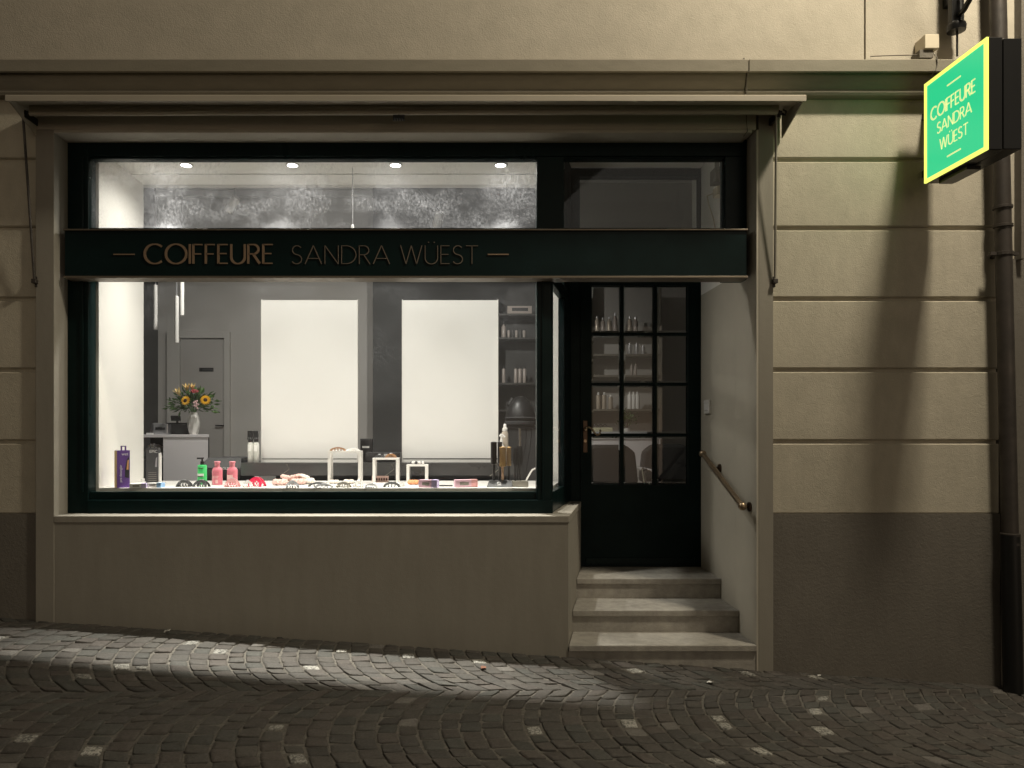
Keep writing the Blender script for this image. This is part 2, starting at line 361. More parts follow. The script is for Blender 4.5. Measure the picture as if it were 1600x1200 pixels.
# ================================================================== STREET
street = None
def make_street():
    global street
    b = MB(); n = 12; x0, x1, y0, y1 = -30, 30, -30, .24
    b.add([(x, y, ground(x, y) - .007) for x in (x0, x1) for y in (y0, y1)], [(0, 2, 3, 1)])
    street = b.build('street', 'mortar', base=(0, 0, 0)); street['kind'] = 'structure'
    LW = 1.14; RAD = LW / 2 / math.sin(R(42)); PITCH = .099
    pale_px = [(315,1003),(344,1015),(186,1043),(220,1041),(126,1061),(55,1147),(157,1171),(527,1019),(646,1028),(737,1033),(498,1042),(427,1128),
               (478,1186),(830,1133),(1005,1047),(1162,1054),(1277,1061),(1284,1091),(1274,1110),(1269,1136),(1108,1120),(1139,1129),(978,1124),(1133,1192),(1184,1165),(3,993)]
    pale = []
    for (px, py) in pale_px:
        dx, dz = (px - VX) / F, (VY - py) / F      # ray from the eye: x = t dx, y = -D + t, z = CZ + t dz
        t = (ground(0, -D) - CZ) / (dz + .0685 * dx - .02); pale.append((t * dx, -D + t, px))
    stones = []
    TH = R(11); PIV = Vector((-1.5, -.96)); CT, ST_ = math.cos(TH), math.sin(TH)
    def place(u, v): return Vector((PIV.x + u * CT - v * ST_, PIV.y + u * ST_ + v * CT))
    for li in range(-5, 3):
        yc = (li + .5) * LW; off = random.random() * PITCH
        nx = int(13.2 / PITCH)
        xsr = [-5.6 + off + i * PITCH + random.uniform(-.008, .008) for i in range(nx)]
        def cut(i):
            k = 13; ph = random.uniform(-.25, .25)
            return [-42] + [-42 + 84 * (j + (ph if i % 2 else .5 + ph) + random.uniform(-.13, .13)) / (k + .5) for j in range(1, k)] + [42]
        for i in range(nx - 1):
            ts = cut(i)
            for j in range(len(ts) - 1):
                q = []
                for (xi, tj) in ((i, j), (i + 1, j), (i + 1, j + 1), (i, j + 1)):
                    a = R(ts[tj]); q.append(place(xsr[xi] + RAD * (1 - math.cos(a)), yc + RAD * math.sin(a)))
                c = sum(q, Vector((0, 0))) / 4
                if c.y > .10 or c.y < -5.2 or abs(c.x) > 6.5 or (q[1] - q[0]).length < .03 or (q[3] - q[0]).length < .025: continue
                stones.append((q, c))
    isp = set()
    for (px_, py_, ppx) in pale:
        k = min(range(len(stones)), key=lambda k: (stones[k][1] - Vector((px_, py_))).length); isp.add(k)
    def geo(k):
        q, c = stones[k]
        g = random.uniform(.003, .006) + (.010 if k in isp else 0); P_ = []
        for a in range(4):
            p = q[a] + Vector((random.uniform(-.006, .006), random.uniform(-.006, .006))); dlt = c - p; p = p + dlt.normalized() * g * 1.4
            pn = q[(a + 1) % 4]; pp = q[a - 1]; cutl = random.uniform(.003, .010)
            P_ += [p + (pp - p).normalized() * cutl, p + (pn - p).normalized() * cutl]
        dz = random.uniform(-.003, .003); tx, ty = random.uniform(-.05, .05), random.uniform(-.05, .05)
        vs = []
        for (sc, h) in ((1.0, -.03), (1.0, -.006), (.93, -.0008), (.6, .001)):
            for p in P_:
                w = c + (p - c) * sc; r = w - c; jit = random.uniform(-.0018, .0018) if h > -.02 else 0
                vs.append((w.x, w.y, ground(w.x, w.y) + h + dz + tx * r.x + ty * r.y + jit))
        fs = []
        for l in range(3):
            for a in range(8): b2 = (a + 1) % 8; fs.append((l * 8 + a, l * 8 + b2, (l + 1) * 8 + b2, (l + 1) * 8 + a))
        fs.append(tuple(24 + a for a in range(8)))
        s = random.choice([(.115, .101, .087), (.11, .101, .087), (.118, .101, .087), (.105, .102, .089), (.118, .106, .091), (.10, .091, .08)])
        f = random.uniform(.85, 1.15); colr = tuple(v * f * .56 for v in s)
        if k in isp: f = random.uniform(.75, 1.15); colr = (.31 * f, .30 * f, .27 * f)
        elif random.random() < .03: colr = (.13, .12, .108)
        return vs, fs, colr
    def size(k):
        q, c = stones[k]; z = D + c.y
        if z < .4: return 0
        px = VX + F * c.x / z; py = VY + F * (CZ - ground(c.x, c.y)) / z
        if not (-10 < px < 1610 and py < 1215): return 0
        ar = abs((q[2] - q[0]).cross(q[3] - q[1])) / 2
        return ar / z ** 3
    order = sorted(range(len(stones)), key=size, reverse=True)
    near = set(order[:300]) | isp
    near = set(sorted(near, key=size, reverse=True)[:300])
    def mesh(name, lst):
        V_, F_, C_ = [], [], []
        for k in lst:
            vs, fs, cc = geo(k); o = len(V_); V_ += vs; F_ += [[o + i for i in f] for f in fs]; C_ += [(*cc, 1)] * len(vs)
        me = bpy.data.meshes.new(name); me.from_pydata(V_, [], F_)
        at = me.color_attributes.new('stone', 'FLOAT_COLOR', 'POINT'); at.data.foreach_set('color', [v for c in C_ for v in c])
        me.materials.append(M['sett']); me.polygons.foreach_set('use_smooth', [True] * len(F_)); me.set_sharp_from_angle(angle=R(50))
        ob = bpy.data.objects.new(name, me); COL.objects.link(ob); ob.parent = street; return ob
    for k in sorted(near): mesh('sett', [k])
    rest = mesh('sett_paving', [k for k in range(len(stones)) if k not in near]); rest['kind'] = 'stuff'
make_street()

# ================================================================== BUILDING
XL, XR = -2.55, 1.80                    # sides of the shopfront opening
YW, YG, YD = .15, .185, 1.07            # window frame, glass, door (behind the facade)
XE = 3.32                               # right end of the house
FLOOR = CZ - 1.018
Z_LINT = zz(208); Z_SILL = zz(806); Z_CEIL = CZ + 1.86; Z_SHELF = CZ - .353; Z_RCEIL = CZ + 3.05
bd = thing('shop_house', (0, .1, 0), 'beige rendered house with dark green shopfront, cornice and stone steps', 'building')
def gz(x): return ground(x, 0) - .08
# upper wall, two fields of render with a joint
for (a, b_) in ((-6, xx(1350, .02)), (xx(1352.5, .028), XE)):
    part(bd, 'upper_wall', 'upper', (a, b_, .02 if a < 0 else .026, .30, zz(93, -.1), CZ + 4.6))
part(bd, 'wall_joint', 'plinth', (xx(1350, .02), xx(1352.5, .028), .04, .3, zz(93, -.1), CZ + 4.6))
# cornice, two lengths with a gap
def cornice(x0, x1):
    p = [(.28, zz(90, -.1) + .006), (-.095, zz(92, -.1)), (-.10, zz(93.5, -.1)), (-.10, zz(111, -.1)), (-.092, zz(112.5, -.1)), (-.062, zz(113, -.06)),
         (-.06, zz(117, -.06)), (-.052, zz(126, -.055)), (-.04, zz(134, -.045)), (-.03, zz(140, -.03)), (-.035, zz(141, -.035)), (-.04, zz(144, -.04)), (-.032, zz(149, -.03)), (-.005, zz(151.5, -.01)), (.28, zz(151.5, -.01))]
    MB().prism(p, x0, x1, 'x').build('cornice', 'cornice', bd)
cornice(-6, xx(1169.3, -.1)); cornice(xx(1171.3, -.1), XE)
part(bd, 'cornice_joint', 'plinth', (xx(1169.3, -.1), xx(1171.3, -.1), -.02, .28, zz(151), zz(93)))
# lintel over the shopfront, pilasters
part(bd, 'lintel', 'trim', (XL - .12, XR + .0, .0, .30, Z_LINT + .022, zz(152)), bevel=.004)  # light trim tone also stands in for low light missing under the hood
part(bd, 'lintel_edge', 'trim', (XL, XR - .03, -.006, .18, Z_LINT, Z_LINT + .020), bevel=.003)
for (a, b_) in ((xx(56), XL), (XR + .012, xx(1208))):
    MB().prism([(a, gz(a)), (b_, gz(b_)), (b_, zz(152) if a > 0 else Z_LINT + .02), (a, zz(152) if a > 0 else Z_LINT + .02)], -.004, .34).build('pilaster', 'smooth', bd, bevel=.003)
# rendered courses with recessed joints, left and right
ys = [151.5, 250, 357, 467.5, 578.5, 690.5, 803]
for (a, b_) in ((-6, xx(56) - .002), (xx(1208) + .001, XE)):
    for i in range(6):
        zt, zb = zz(ys[i], .03) - (.0 if i == 0 else .011), zz(ys[i + 1], .03) + (.011 if i < 5 else .002)
        pr = [(.30, zt), (.036, zt), (.028, zt - .006), (.028, zb + .008), (.036, zb), (.30, zb)]
        MB().prism(pr, a, b_, 'x').build('wall_course', 'course', bd)
    part(bd, 'wall_backing', 'course', (a + .002, b_ - .002, .048, .28, zz(803, .03), zz(152, .03)))
    MB().prism([(a, gz(a)), (b_, gz(b_)), (b_, zz(803, .015)), (a, zz(803, .015))], .016, .32).build('plinth', 'plinth', bd)
# parapet under the window with the slanted return to the door
PX0, PX1 = .634, .880                   # foot of the return at the street / at the door
def lx(y): return PX0 + (PX1 - PX0) * y / YD
par = [(XL, 0), (PX0, 0), (lx(1.06), 1.06), (.62, 1.06), (.45, .2), (XL, .2)]
MB().prism(par, gz(PX0), Z_SILL - .045, 'z').build('parapet', 'smooth', bd)
sil = [(XL, -.006), (PX0 + .004, -.006), (lx(.985) + .008, .985), (lx(.985) - .09, .985), (.50, .24), (XL, .24)]
MB().prism(sil, Z_SILL - .043, Z_SILL, 'z').build('window_sill', 'sill', bd, bevel=.004)
# entrance: jamb, steps, ceiling
part(bd, 'jamb', 'trim', (XR, XR + .0118, -.002, .36, gz(XR), Z_LINT + .02), (XR, XR + .12, .361, 1.30, gz(XR), CZ + 1.06))  # lighter than the pilaster: light falling on the jamb is put into its colour
part(bd, 'jamb', 'white', (XR, XR + .12, .361, 1.30, CZ + 1.0601, Z_RCEIL))  # upper jamb and ceiling white: brightness of the entry put into the colour
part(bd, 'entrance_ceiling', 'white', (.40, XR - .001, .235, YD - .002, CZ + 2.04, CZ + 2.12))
Y2, Y3 = .28, .62
def step(y0, y1, top, bot):
    f = lambda y: lx(max(0, y)) + .002
    MB().prism([(f(y0), y0), (XR - .002, y0), (XR - .002, y1), (f(y1), y1)], top - .042, top, 'z').build('step_slab', 'stone', bd, bevel=.006)
    MB().prism([(f(y0), y0 + .016), (XR - .002, y0 + .016), (XR - .002, y1), (f(y1), y1)], bot, top - .0425, 'z').build('step_riser', 'stone', bd)
step(-.012, Y2 + .03, CZ - 1.306, gz(XR) - .02)
step(Y2, Y3 + .03, CZ - 1.160, CZ - 1.32)
step(Y3, YD + .08, FLOOR, CZ - 1.17)

# shop window: frame pieces, panes
win = part(bd, 'shop_window', 'dark', (XL, xx(138, YW), YW, .25, Z_SILL, Z_LINT + .02), bevel=.004)
def wpart(n, *b, m='dark', bevel=.003): return part(win, n, m, *b, bevel=bevel)
gx0, gx1 = xx(142, YG), xx(838, YG)
zb0 = zz(768, YG); zt1 = zz(250, YG)
wpart('bottom_rail', (xx(138, YW) + .001, xx(864, YW - .02), YW - .015, .205, Z_SILL + .001, zz(781, YW)))
wpart('glazing_bead', (xx(138, YW) + .001, xx(838, YW), YW + .012, .200, zz(781, YW) + .001, zb0))
wpart('top_rail', (xx(138, YW) + .001, XR - .002, YW, .25, zt1 + .012, Z_LINT + .02))
wpart('glazing_bead', (xx(138, YW) + .001, XR - .12, YW + .014, .23, zt1, zt1 + .011))
wpart('glazing_bead', (xx(138, YW) + .001, gx0, YW + .016, .22, zb0 + .001, zt1 - .001))
wpart('outer_bead', (xx(126, YW), xx(131, YW), YW - .010, YW - .0005, zb0, zz(246, YW)))
wpart('corner_post', (gx1, xx(862, YW), YW - .004, .245, Z_SILL + .002, zz(432, .05)), bevel=.006)
wpart('corner_bead', (gx1 + .03, gx1 + .042, YW - .012, YW - .0045, Z_SILL + .06, zz(437, YW)))
wpart('mullion', (gx1, xx(880, YG), YW + .002, .246, zz(432, .05) + .001, zt1 + .01))
wpart('stile', (xx(1130, YG), XR - .003, YW + .001, .25, zz(432, .05), zt1 + .011))
wpart('middle_rail', (xx(138, YW) + .001, XR - .004, .17, .215, CZ + 1.03, zz(357, YG)))
zm0, zm1 = zz(440, YG), zz(356, YG)
MB().box(gx0 - .005, gx1 + .005, YG, YG + .006, zb0 - .003, CZ + 1.035).build('pane', 'glass', win)
up = MB().box(gx0 - .005, gx1 + .005, YG + .001, YG + .007, zm1 - .02, zt1 + .004).build('pane', 'glassdirty', win)
up['label'] = 'smeared and dusty upper pane'
MB().box(xx(880, YG) - .005, xx(1130, YG) + .005, YG, YG + .006, zm1 - .02, zt1 + .004).build('pane', 'glass', win)
# slanted side light beside the door
A = Vector((xx(862, YW) + .004, YW + .02)); B = Vector((.800, 1.06)); dirv = (B - A).normalized(); ang = math.degrees(math.atan2(dirv.y, dirv.x)); LEN = (B - A).length
def slant(name, t0, t1, z0, z1, m, th0=-.004, th1=.04):
    b = MB(); b.x = Matrix.Translation((A.x, A.y, 0)) @ Matrix.Rotation(R(ang), 4, 'Z'); b.box(t0, t1, th0, th1, z0, z1)
    return b.build(name, m, win, bevel=.003)
slant('side_rail', 0.0, LEN, Z_SILL + .002, zz(768, .2) + .0, 'dark')
slant('side_rail', 0.0, LEN, CZ + .97, CZ + 1.06, 'darkflat')
slant('side_post', .545, LEN, CZ + 1.061, CZ + 2.035, 'darkflat'); slant('side_post', .0, .03, CZ + 1.061, CZ + 2.035, 'darkflat')
slant('side_pane', .03, .545, CZ + 1.057, CZ + 2.036, 'glass', -.004, .002)
slant('side_post', .545, LEN, zz(768, .2) + .001, CZ + .969, 'dark')
slant('side_post', .0, .03, zz(768, .2) + .001, CZ + .969, 'dark')
slant('side_pane', .03, .545, zz(768, .2) - .003, CZ + .972, 'glass', -.004, .002)

# door with twelve bevelled panes
door = None
zd = lambda py: zz(py, YD)
dxl, dxr = xx(907, YD), XR - .012
ZTOP = CZ + 1.24
cols = [(924.5, 970.5), (975, 1022.5), (1027, 1075.5)]; rows = [(446, 519.5), (523.5, 598), (602, 677.5), (682, 757.5)]
MX = [xx(p, YD) for c in cols for p in c]; MZ = [zd(p) for r in rows for p in r]
b = MB()
b.box(dxl, MX[0], YD, YD + .05, FLOOR + .004, ZTOP); b.box(MX[5], dxr, YD, YD + .05, FLOOR + .004, ZTOP)
b.box(MX[0], MX[5], YD, YD + .05, FLOOR + .004, MZ[7]); b.box(MX[0], MX[5], YD, YD + .05, MZ[0], ZTOP)
door = b.build('door', 'darkflat', bd); door['label'] = 'dark green half-glazed shop door with twelve bevelled panes'
for i in (1, 3): part(door, 'muntin', 'darkflat', (MX[i], MX[i + 1], YD + .002, YD + .048, MZ[7], MZ[0]), bevel=.003)
for c in range(3):
    for r in (1, 3, 5): part(door, 'muntin', 'darkflat', (MX[2 * c] + .0005, MX[2 * c + 1] - .0005, YD + .003, YD + .047, MZ[r + 1], MZ[r]), bevel=.003)
    for r in range(4):
        x0, x1, z1, z0 = MX[2 * c] - .002, MX[2 * c + 1] + .002, MZ[2 * r] + .002, MZ[2 * r + 1] - .002; w = .017
        b = MB(); yf, yb = YD + .020, YD + .026
        yo = YD + .0235
        o = [(x0, yo, z0), (x1, yo, z0), (x1, yo, z1), (x0, yo, z1)]; q = [(x0 + w, yf, z0 + w), (x1 - w, yf, z0 + w), (x1 - w, yf, z1 - w), (x0 + w, yf, z1 - w)]
        b.cm = 0; b.add(q, [(0, 1, 2, 3)]); b.cm = 1; b.add(o + q, [(i, (i + 1) % 4, 4 + (i + 1) % 4, 4 + i) for i in range(4)])
        b.build('pane', ['glassdoor', 'bevelglass'], door)
part(door, 'kick_rail', 'dark', (dxl + .04, dxr - .04, YD - .010, YD - .0005, FLOOR + .02, zd(871)), bevel=.004)
hx = xx(914.5, YD)
part(door, 'handle_plate', 'brassdark', (hx - .018, hx + .016, YD - .007, YD - .0005, zd(707), zd(657)), bevel=.003)
pts = [(hx - .004, YD - .045, zd(671)), (hx - .002, YD - .052, zd(668.5)), (hx + .02, YD - .055, zd(667.5)), (hx + .045, YD - .055, zd(671)), (hx + .06, YD - .055, zd(676)), (hx + .08, YD - .055, zd(680)), (hx + .10, YD - .055, zd(678)), (hx + .108, YD - .053, zd(673)), (hx + .10, YD - .051, zd(671.5))]
b = MB(); b.tube(pts, .0075, 8); b.tube([(hx - .004, YD - .005, zd(672)), (hx - .004, YD - .05, zd(671))], .009); b.build('door_handle', 'brass', door, smooth=True)
MB().tube([(hx - .002, YD - .007, zd(689)), (hx - .002, YD - .018, zd(689))], .012, 12).build('lock_cylinder', 'brass', door)
# door frame with top light
b = MB(); b.box(.70, dxl - .004, YD + .004, YD + .09, FLOOR + .002, CZ + 2.035)
b.box(dxr + .003, XR - .001, YD + .004, YD + .09, FLOOR + .002, CZ + 2.035)
b.box(dxl - .004, dxr + .003, YD + .006, YD + .09, ZTOP + .004, CZ + 1.36); b.box(dxl - .004, dxr + .003, YD + .006, YD + .09, zz(275, YD), CZ + 2.035)
fr = b.build('door_frame', 'darkflat', bd)
MB().box(dxl - .01, dxr + .01, YD + .04, YD + .046, CZ + 1.35, zz(275, YD) + .005).build('top_light_pane', 'glassdoor', fr)

# interior shell -----------------------------------------------------------
YB = 9.30 - D
def shell(n, m, *q): return part(bd, n, m, *q)
shell('room_floor', 'roomfloor', (-4.1, 3.3, 1.1, YB + .3, FLOOR - .12, FLOOR - .001), (-4.1, .62, .31, 1.1, FLOOR - .12, FLOOR - .001))
shell('room_ceiling', 'roomceil', (-4.1, 3.3, .30, YB + .3, Z_RCEIL, Z_RCEIL + .15))
shell('room_wall', 'roomdark', (-4.05, -3.89, .30, YB, FLOOR, Z_RCEIL))
shell('room_wall', 'room', (3.15, 3.3, 1.1, YB, FLOOR, Z_RCEIL))
shell('room_wall', 'room', (XR + .121, 3.3, .36, 1.1, FLOOR, Z_RCEIL))
xd = xx(588, YB)
shell('room_wall', 'room', (-3.89, xd, YB, YB + .2, FLOOR, Z_RCEIL))
shell('room_wall', 'roomdark', (xd, .95, YB - .35, YB - .15, FLOOR, Z_RCEIL))
shell('room_wall', 'room', (.95, 3.15, YB - .36, YB - .15, FLOOR, Z_RCEIL))
shell('room_wall', 'roomdark', (xd, xd + .1, YB - .15, YB + .2, FLOOR, Z_RCEIL))
shell('room_cornice', 'roomceil', (-3.89, xd, YB - .09, YB - .001, Z_RCEIL - .07, Z_RCEIL - .001))
shell('ceiling_beam', 'roomceil', (-3.89, 3.15, 2.55, 2.75, Z_RCEIL - .22, Z_RCEIL - .001))
# room door
idx0, idx1 = xx(283, YB), xx(352, YB)
idoor = part(bd, 'room_door', 'idoor', (idx0 + .004, idx1 - .004, YB - .03, YB - .001, FLOOR + .004, zz(531, YB)))
part(idoor, 'casing', 'room', (xx(263, YB), idx0 - .002, YB - .06, YB - .001, FLOOR, zz(519, YB)), (idx1 + .002, xx(361, YB), YB - .06, YB - .001, FLOOR, zz(519, YB)), (idx0 - .002, idx1 + .002, YB - .06, YB - .001, zz(529, YB), zz(519, YB)), bevel=.004)
part(idoor, 'handle', 'blackmetal', (xx(340, YB), xx(351, YB), YB - .09, YB - .07, zz(666, YB), zz(664, YB)), (xx(350, YB), xx(351.5, YB), YB - .07, YB - .03, zz(666, YB), zz(664, YB)))
part(idoor, 'sign_plate', 'black', (xx(313, YB), xx(335, YB), YB - .036, YB - .031, zz(581, YB), zz(575, YB)))
part(idoor, 'print_line', 'charcoal', (xx(318, YB), xx(333, YB), YB - .038, YB - .0362, zz(579, YB), zz(577, YB)))
# window box: white side, ceiling with a groove, back lip, post beside the door
shell('display_side', 'white', (-2.52, -2.40, .252, .92, FLOOR, Z_CEIL + .1))
shell('display_ceiling', 'white', (-2.399, .60, .252, .70, Z_CEIL, Z_CEIL + .06), (-2.399, .60, .71, .92, Z_CEIL - .004, Z_CEIL + .06), (-2.399, .60, .699, .711, Z_CEIL + .012, Z_CEIL + .06))
shell('display_header', 'room', (-3.88, .60, .921, 1.0, Z_CEIL - .002, Z_RCEIL))
shell('display_side', 'roomdark', (-3.88, -2.521, .921, 1.0, FLOOR, Z_CEIL - .004))
MB().prism([(.58, 1.06), (.750, .93), (.765, .98), (.77, 1.06)], FLOOR, Z_CEIL + .06, 'z').build('display_post', 'white', bd)

# ================================================================== THINGS ON THE FACADE
fs = thing('fascia_sign', (0, .05, zz(434, .05)), 'long dark green fascia board with bronze lettering between window and fanlight', 'sign')
bx0, bx1 = xx(101, .05), xx(1167, .05); bz0, bz1 = zz(431.5, .05), zz(361, .05)
part(fs, 'board', 'dark', (bx0, bx1, .05, .165, bz0, bz1), bevel=.003)
part(fs, 'trim', 'bronze2', (bx0 - .004, bx1 + .004, .038, .163, bz1 + .001, bz1 + .011), bevel=.002)
part(fs, 'trim', 'bronze2', (bx0 - .004, bx1 + .004, .036, .163, bz0 - .014, bz0 - .001), bevel=.002)
t3 = lambda u, v, d_: (u, .0495 - d_, v)
YS = .045
b = MB(); lettering(b, 'COIFFEURE', xx(226, YS), xx(426, YS), zz(412, YS), zz(381.5, YS), .0135, .0075, t3, .006, gap=.17); b.build('lettering', 'bronze', fs)
for (w, a, c) in (('SANDRA', 456, 609), ('WÜEST', 626, 747)):
    b = MB(); lettering(b, w, xx(a, YS), xx(c, YS), zz(412.5, YS), zz(383.5, YS), .0042, .0038, t3, .006, gap=.17); b.build('lettering', 'bronzep', fs)
for (a, c) in ((177, 210), (762, 795)): part(fs, 'dash', 'bronze', (xx(a, YS), xx(c, YS), .0435, .0495, zz(398.3, YS), zz(396.6, YS)))

aw = thing('awning', (0, -.1, zz(190, -.1)), 'retracted awning under a long metal hood above the shopfront', 'awning')
ax0, ax1 = xx(8, -.3), xx(1260, -.3); az1, az0 = zz(147.5, -.3), zz(157.5, -.3)
MB().prism([(-.30, az0), (-.30, az1 - .006), (-.294, az1), (.02, az1 + .035), (.02, az1 + .02), (-.285, az1 - .014), (-.29, az0)], ax0, ax1, 'x').build('hood', 'awn', aw)
for x in (ax0, ax1 - .012):
    MB().prism([(-.284, az0 + .012), (-.284, az1 - .016), (.015, az1 + .018), (.015, az0 - .09)], x + .003, x + .009, 'x').build('end_plate', 'awn', aw)
yr = -.13
MB().tube([(xx(50, yr), yr, zz(171, yr)), (xx(1214, yr), yr, zz(171, yr))], .031, 18).build('fabric_roll', 'awnroll', aw, smooth=True)
MB().tube([(xx(45, yr - .03), yr - .02, zz(180, yr)), (xx(1216, yr - .03), yr - .02, zz(177, yr))], .013, 10).build('front_bar', 'awn', aw, smooth=True)
gx = xx(623, yr - .05); b = MB(); b.box(gx - .035, gx + .035, yr - .046, yr - .03, zz(184, yr - .05), zz(179, yr - .05))
for i in range(5): b.box(gx - .034 + i * .015, gx - .027 + i * .015, yr - .05, yr - .034, zz(187, yr - .05), zz(183.5, yr - .05))
b.tube([(gx, yr - .04, zz(184, yr)), (gx, yr - .04, zz(189, yr))], .006); b.build('gear_clamp', 'blackmetal', aw)
for (xa, xb, ya, yb2) in ((xx(1213, -.12), xx(1211, -.02), -.12, -.02), (xx(36, -.12), xx(54, -.02), -.12, -.02)):
    arm = MB().tube([(xa, ya, zz(180, ya)), (xb, yb2, zz(441, yb2))], .0075, 8).build('arm', 'greymetal' if xa > 0 else 'pipe', aw, smooth=True)
    b = MB(); b.box(xb - .014, xb + .014, -.035, .03, zz(444, 0), zz(437, 0)); b.box(xb - .009, xb + .009, -.006, .03, zz(449, 0), zz(432, 0)); b.build('arm_pivot', 'pipe', arm, bevel=.003)
    b = MB(); b.tube([(xa - .02, ya, zz(177, ya)), (xa + .03, ya, zz(177, ya))], .014, 10); b.box(xa + .004, xa + .02, ya - .01, .0, zz(184, ya), zz(173, ya)); b.build('arm_joint', 'blackmetal', arm)
    if xa > 0: MB().tube([(xa + .032, ya, zz(177, ya)), (xa + .05, ya - .01, zz(181, ya)), (xa + .06, ya, zz(174, ya)), (xa + .045, ya + .01, zz(170, ya))], .006, 6).build('crank_hook', 'blackmetal', arm)

# lit box sign --------------------------------------------------------------
SX, SY0, SY1 = 2.742, -.155, -.683      # face plane, wall edge, street edge
sz1, sz0 = zz(132, SY0), zz(287, SY0)
sg = thing('light_box_sign', (SX + .1, SY0, sz0), 'square green lit box sign with yellow border sticking out from the wall', 'sign')
part(sg, 'housing', 'blackmetal', (SX + .012, SX + .085, SY1, SY0, sz0, sz1), (SX + .093, SX + .19, SY1 + .004, SY0, sz0 + .004, sz1 - .004), (SX + .08, SX + .10, SY1 + .02, SY0, sz0 + .01, sz1 - .01), bevel=.004)
bw = .021
part(sg, 'face_panel', 'sgreen', (SX + .004, SX + .0118, SY1 + bw, SY0 - bw, sz0 + bw, sz1 - bw))
part(sg, 'border', 'syellow', (SX, SX + .0118, SY1, SY1 + bw, sz0, sz1), (SX, SX + .0118, SY0 - bw, SY0, sz0, sz1), (SX, SX + .0118, SY1 + bw, SY0 - bw, sz0, sz0 + bw), (SX, SX + .0118, SY1 + bw, SY0 - bw, sz1 - bw, sz1))
LS = SY0 - SY1; HS = sz1 - sz0
s3 = lambda u, v, d_: (SX + .0039 - d_, SY0 - u * LS, sz0 + v * HS)
for (w, u0, u1, v0, v1, tv, th) in (('COIFFEURE', .115, .83, .585, .705, .0155, .012), ('SANDRA', .225, .775, .42, .525, .010, .009), ('WÜEST', .27, .72, .245, .35, .010, .009)):
    b = MB(); lettering(b, w, u0, u1, v0, v1, tv, th, s3, .002, gap=.17); b.build('lettering', 'stext', sg)
for v in (.815, .135):
    b = MB(); p = [s3(.39, v, 0), s3(.61, v, 0), s3(.61, v + .014, 0), s3(.39, v + .014, 0)]; q = [(a - .002, c, e) for a, c, e in p]; b.add(p + q, [(4, 5, 6, 7), (0, 1, 5, 4), (1, 2, 6, 5), (2, 3, 7, 6), (3, 0, 4, 7)]); b.build('dash', 'stext', sg)
part(sg, 'bracket', 'blackmetal', (SX + .10, SX + .14, SY0, .03, sz1 - .14, sz1 - .10))
part(sg, 'bracket', 'blackmetal', (SX + .10, SX + .14, SY0, .03, sz0 + .10, sz0 + .14))
part(sg, 'bottom_cover', 'blackmetal', (SX + .05, SX + .13, SY0 - .3, SY0 - .06, sz0 - .022, sz0 - .001))

# wall lantern on a scroll bracket (lantern itself above the picture) ---------
LX, LAX, LY, LZ = 3.0, 3.20, -1.65, CZ + 4.55
ln = thing('wall_lantern', (LX, 0, zz(52, -.06)), 'black wrought iron lantern bracket above the green lit sign', 'street lamp')
zb = zz(50, -.08)
b = MB(); b.box(LX - .045, LX + .0, -.085, -.045, zb + .06, LZ + .45); b.tube([(LX + .02, -.06, zb + .05), (LX + .02, -.06, LZ + .45)], .022, 12); b.box(LX - .03, LX + .03, -.05, .03, LZ - .35, LZ - .25); b.box(LX - .03, LX + .03, -.05, .03, zb + .2, zb + .28); b.build('wall_post', 'blackmetal', ln, bevel=.003)
b = MB(); b.lathe([(.02, 0), (.05, .002), (.054, .03), (.05, .045), (.03, .06)], (LX - .005, -.065, zb + .01), 16); b.tube([(LX, -.065, zb + .012), (LX, -.065, zb - .14)], .006); b.build('foot_collar', 'blackmetal', ln, smooth=True)
def bez(p0, p1, p2, p3, n=14):
    p0, p1, p2, p3 = map(Vector, (p0, p1, p2, p3)); return [p0 * (1 - t) ** 3 + 3 * p1 * t * (1 - t) ** 2 + 3 * p2 * t * t * (1 - t) + p3 * t ** 3 for t in [i / n for i in range(n + 1)]]
b = MB(); b.tube(bez((LX, -.08, zb + .10), (LX, -.30, zb + .08), (LX, -.55, zb + .9), (LX, -1.2, LZ - .2)), .016, 8)
b.tube([(LX, -.14 - .05 * math.cos(a) * (1 - a / 9), zb + .2 + .05 * math.sin(a) * (1 - a / 9)) for a in [i * .5 for i in range(14)]], .010, 6); b.ball((LX, -.16, zb + .2), .022); b.build('scroll', 'blackmetal', ln, smooth=True)
MB().tube([(LX, -.06, LZ + .40), ((LX + LAX) / 2, -.8, LZ + .42), (LAX, LY, LZ + .46)], .02, 8).build('arm', 'blackmetal', ln, smooth=True)
b = MB(); b.lathe([(.03, 0), (.075, .012), (.078, .03), (.03, .04)], (LAX, LY, LZ - .19), 12); b.build('base_shade', 'blackmetal', ln)  # unseen lantern base, widened to hold the lamplight off the paving below
b = MB(); b.lathe([(.21, 0), (.20, .02), (.10, .12), (.04, .16), (.01, .22)], (LAX, LY, LZ + .22), 12); b.build('lantern_cap', 'blackmetal', ln)
b = MB()
for i in range(6): a = i * math.pi / 3; b.tube([(LAX + .06 * math.cos(a), LY + .06 * math.sin(a), LZ - .155), (LAX + .15 * math.cos(a), LY + .15 * math.sin(a), LZ - .03), (LAX + .19 * math.cos(a), LY + .19 * math.sin(a), LZ + .225)], .006, 5)
b.build('cage', 'blackmetal', ln)
MB().ball((LAX, LY, LZ + .04), .05).build('bulb', 'bulb', ln, smooth=True)
def light(kind, name, loc, w, col, parent, **kw):
    l = bpy.data.lights.new(name, kind); l.energy = w; l.color = col
    for k, v in kw.items(): setattr(l, k, v)
    o = bpy.data.objects.new(name, l); COL.objects.link(o)
    if parent: o.parent = parent; o.location = Vector(loc) - WL[parent.name]
    else: o.location = loc
    return o
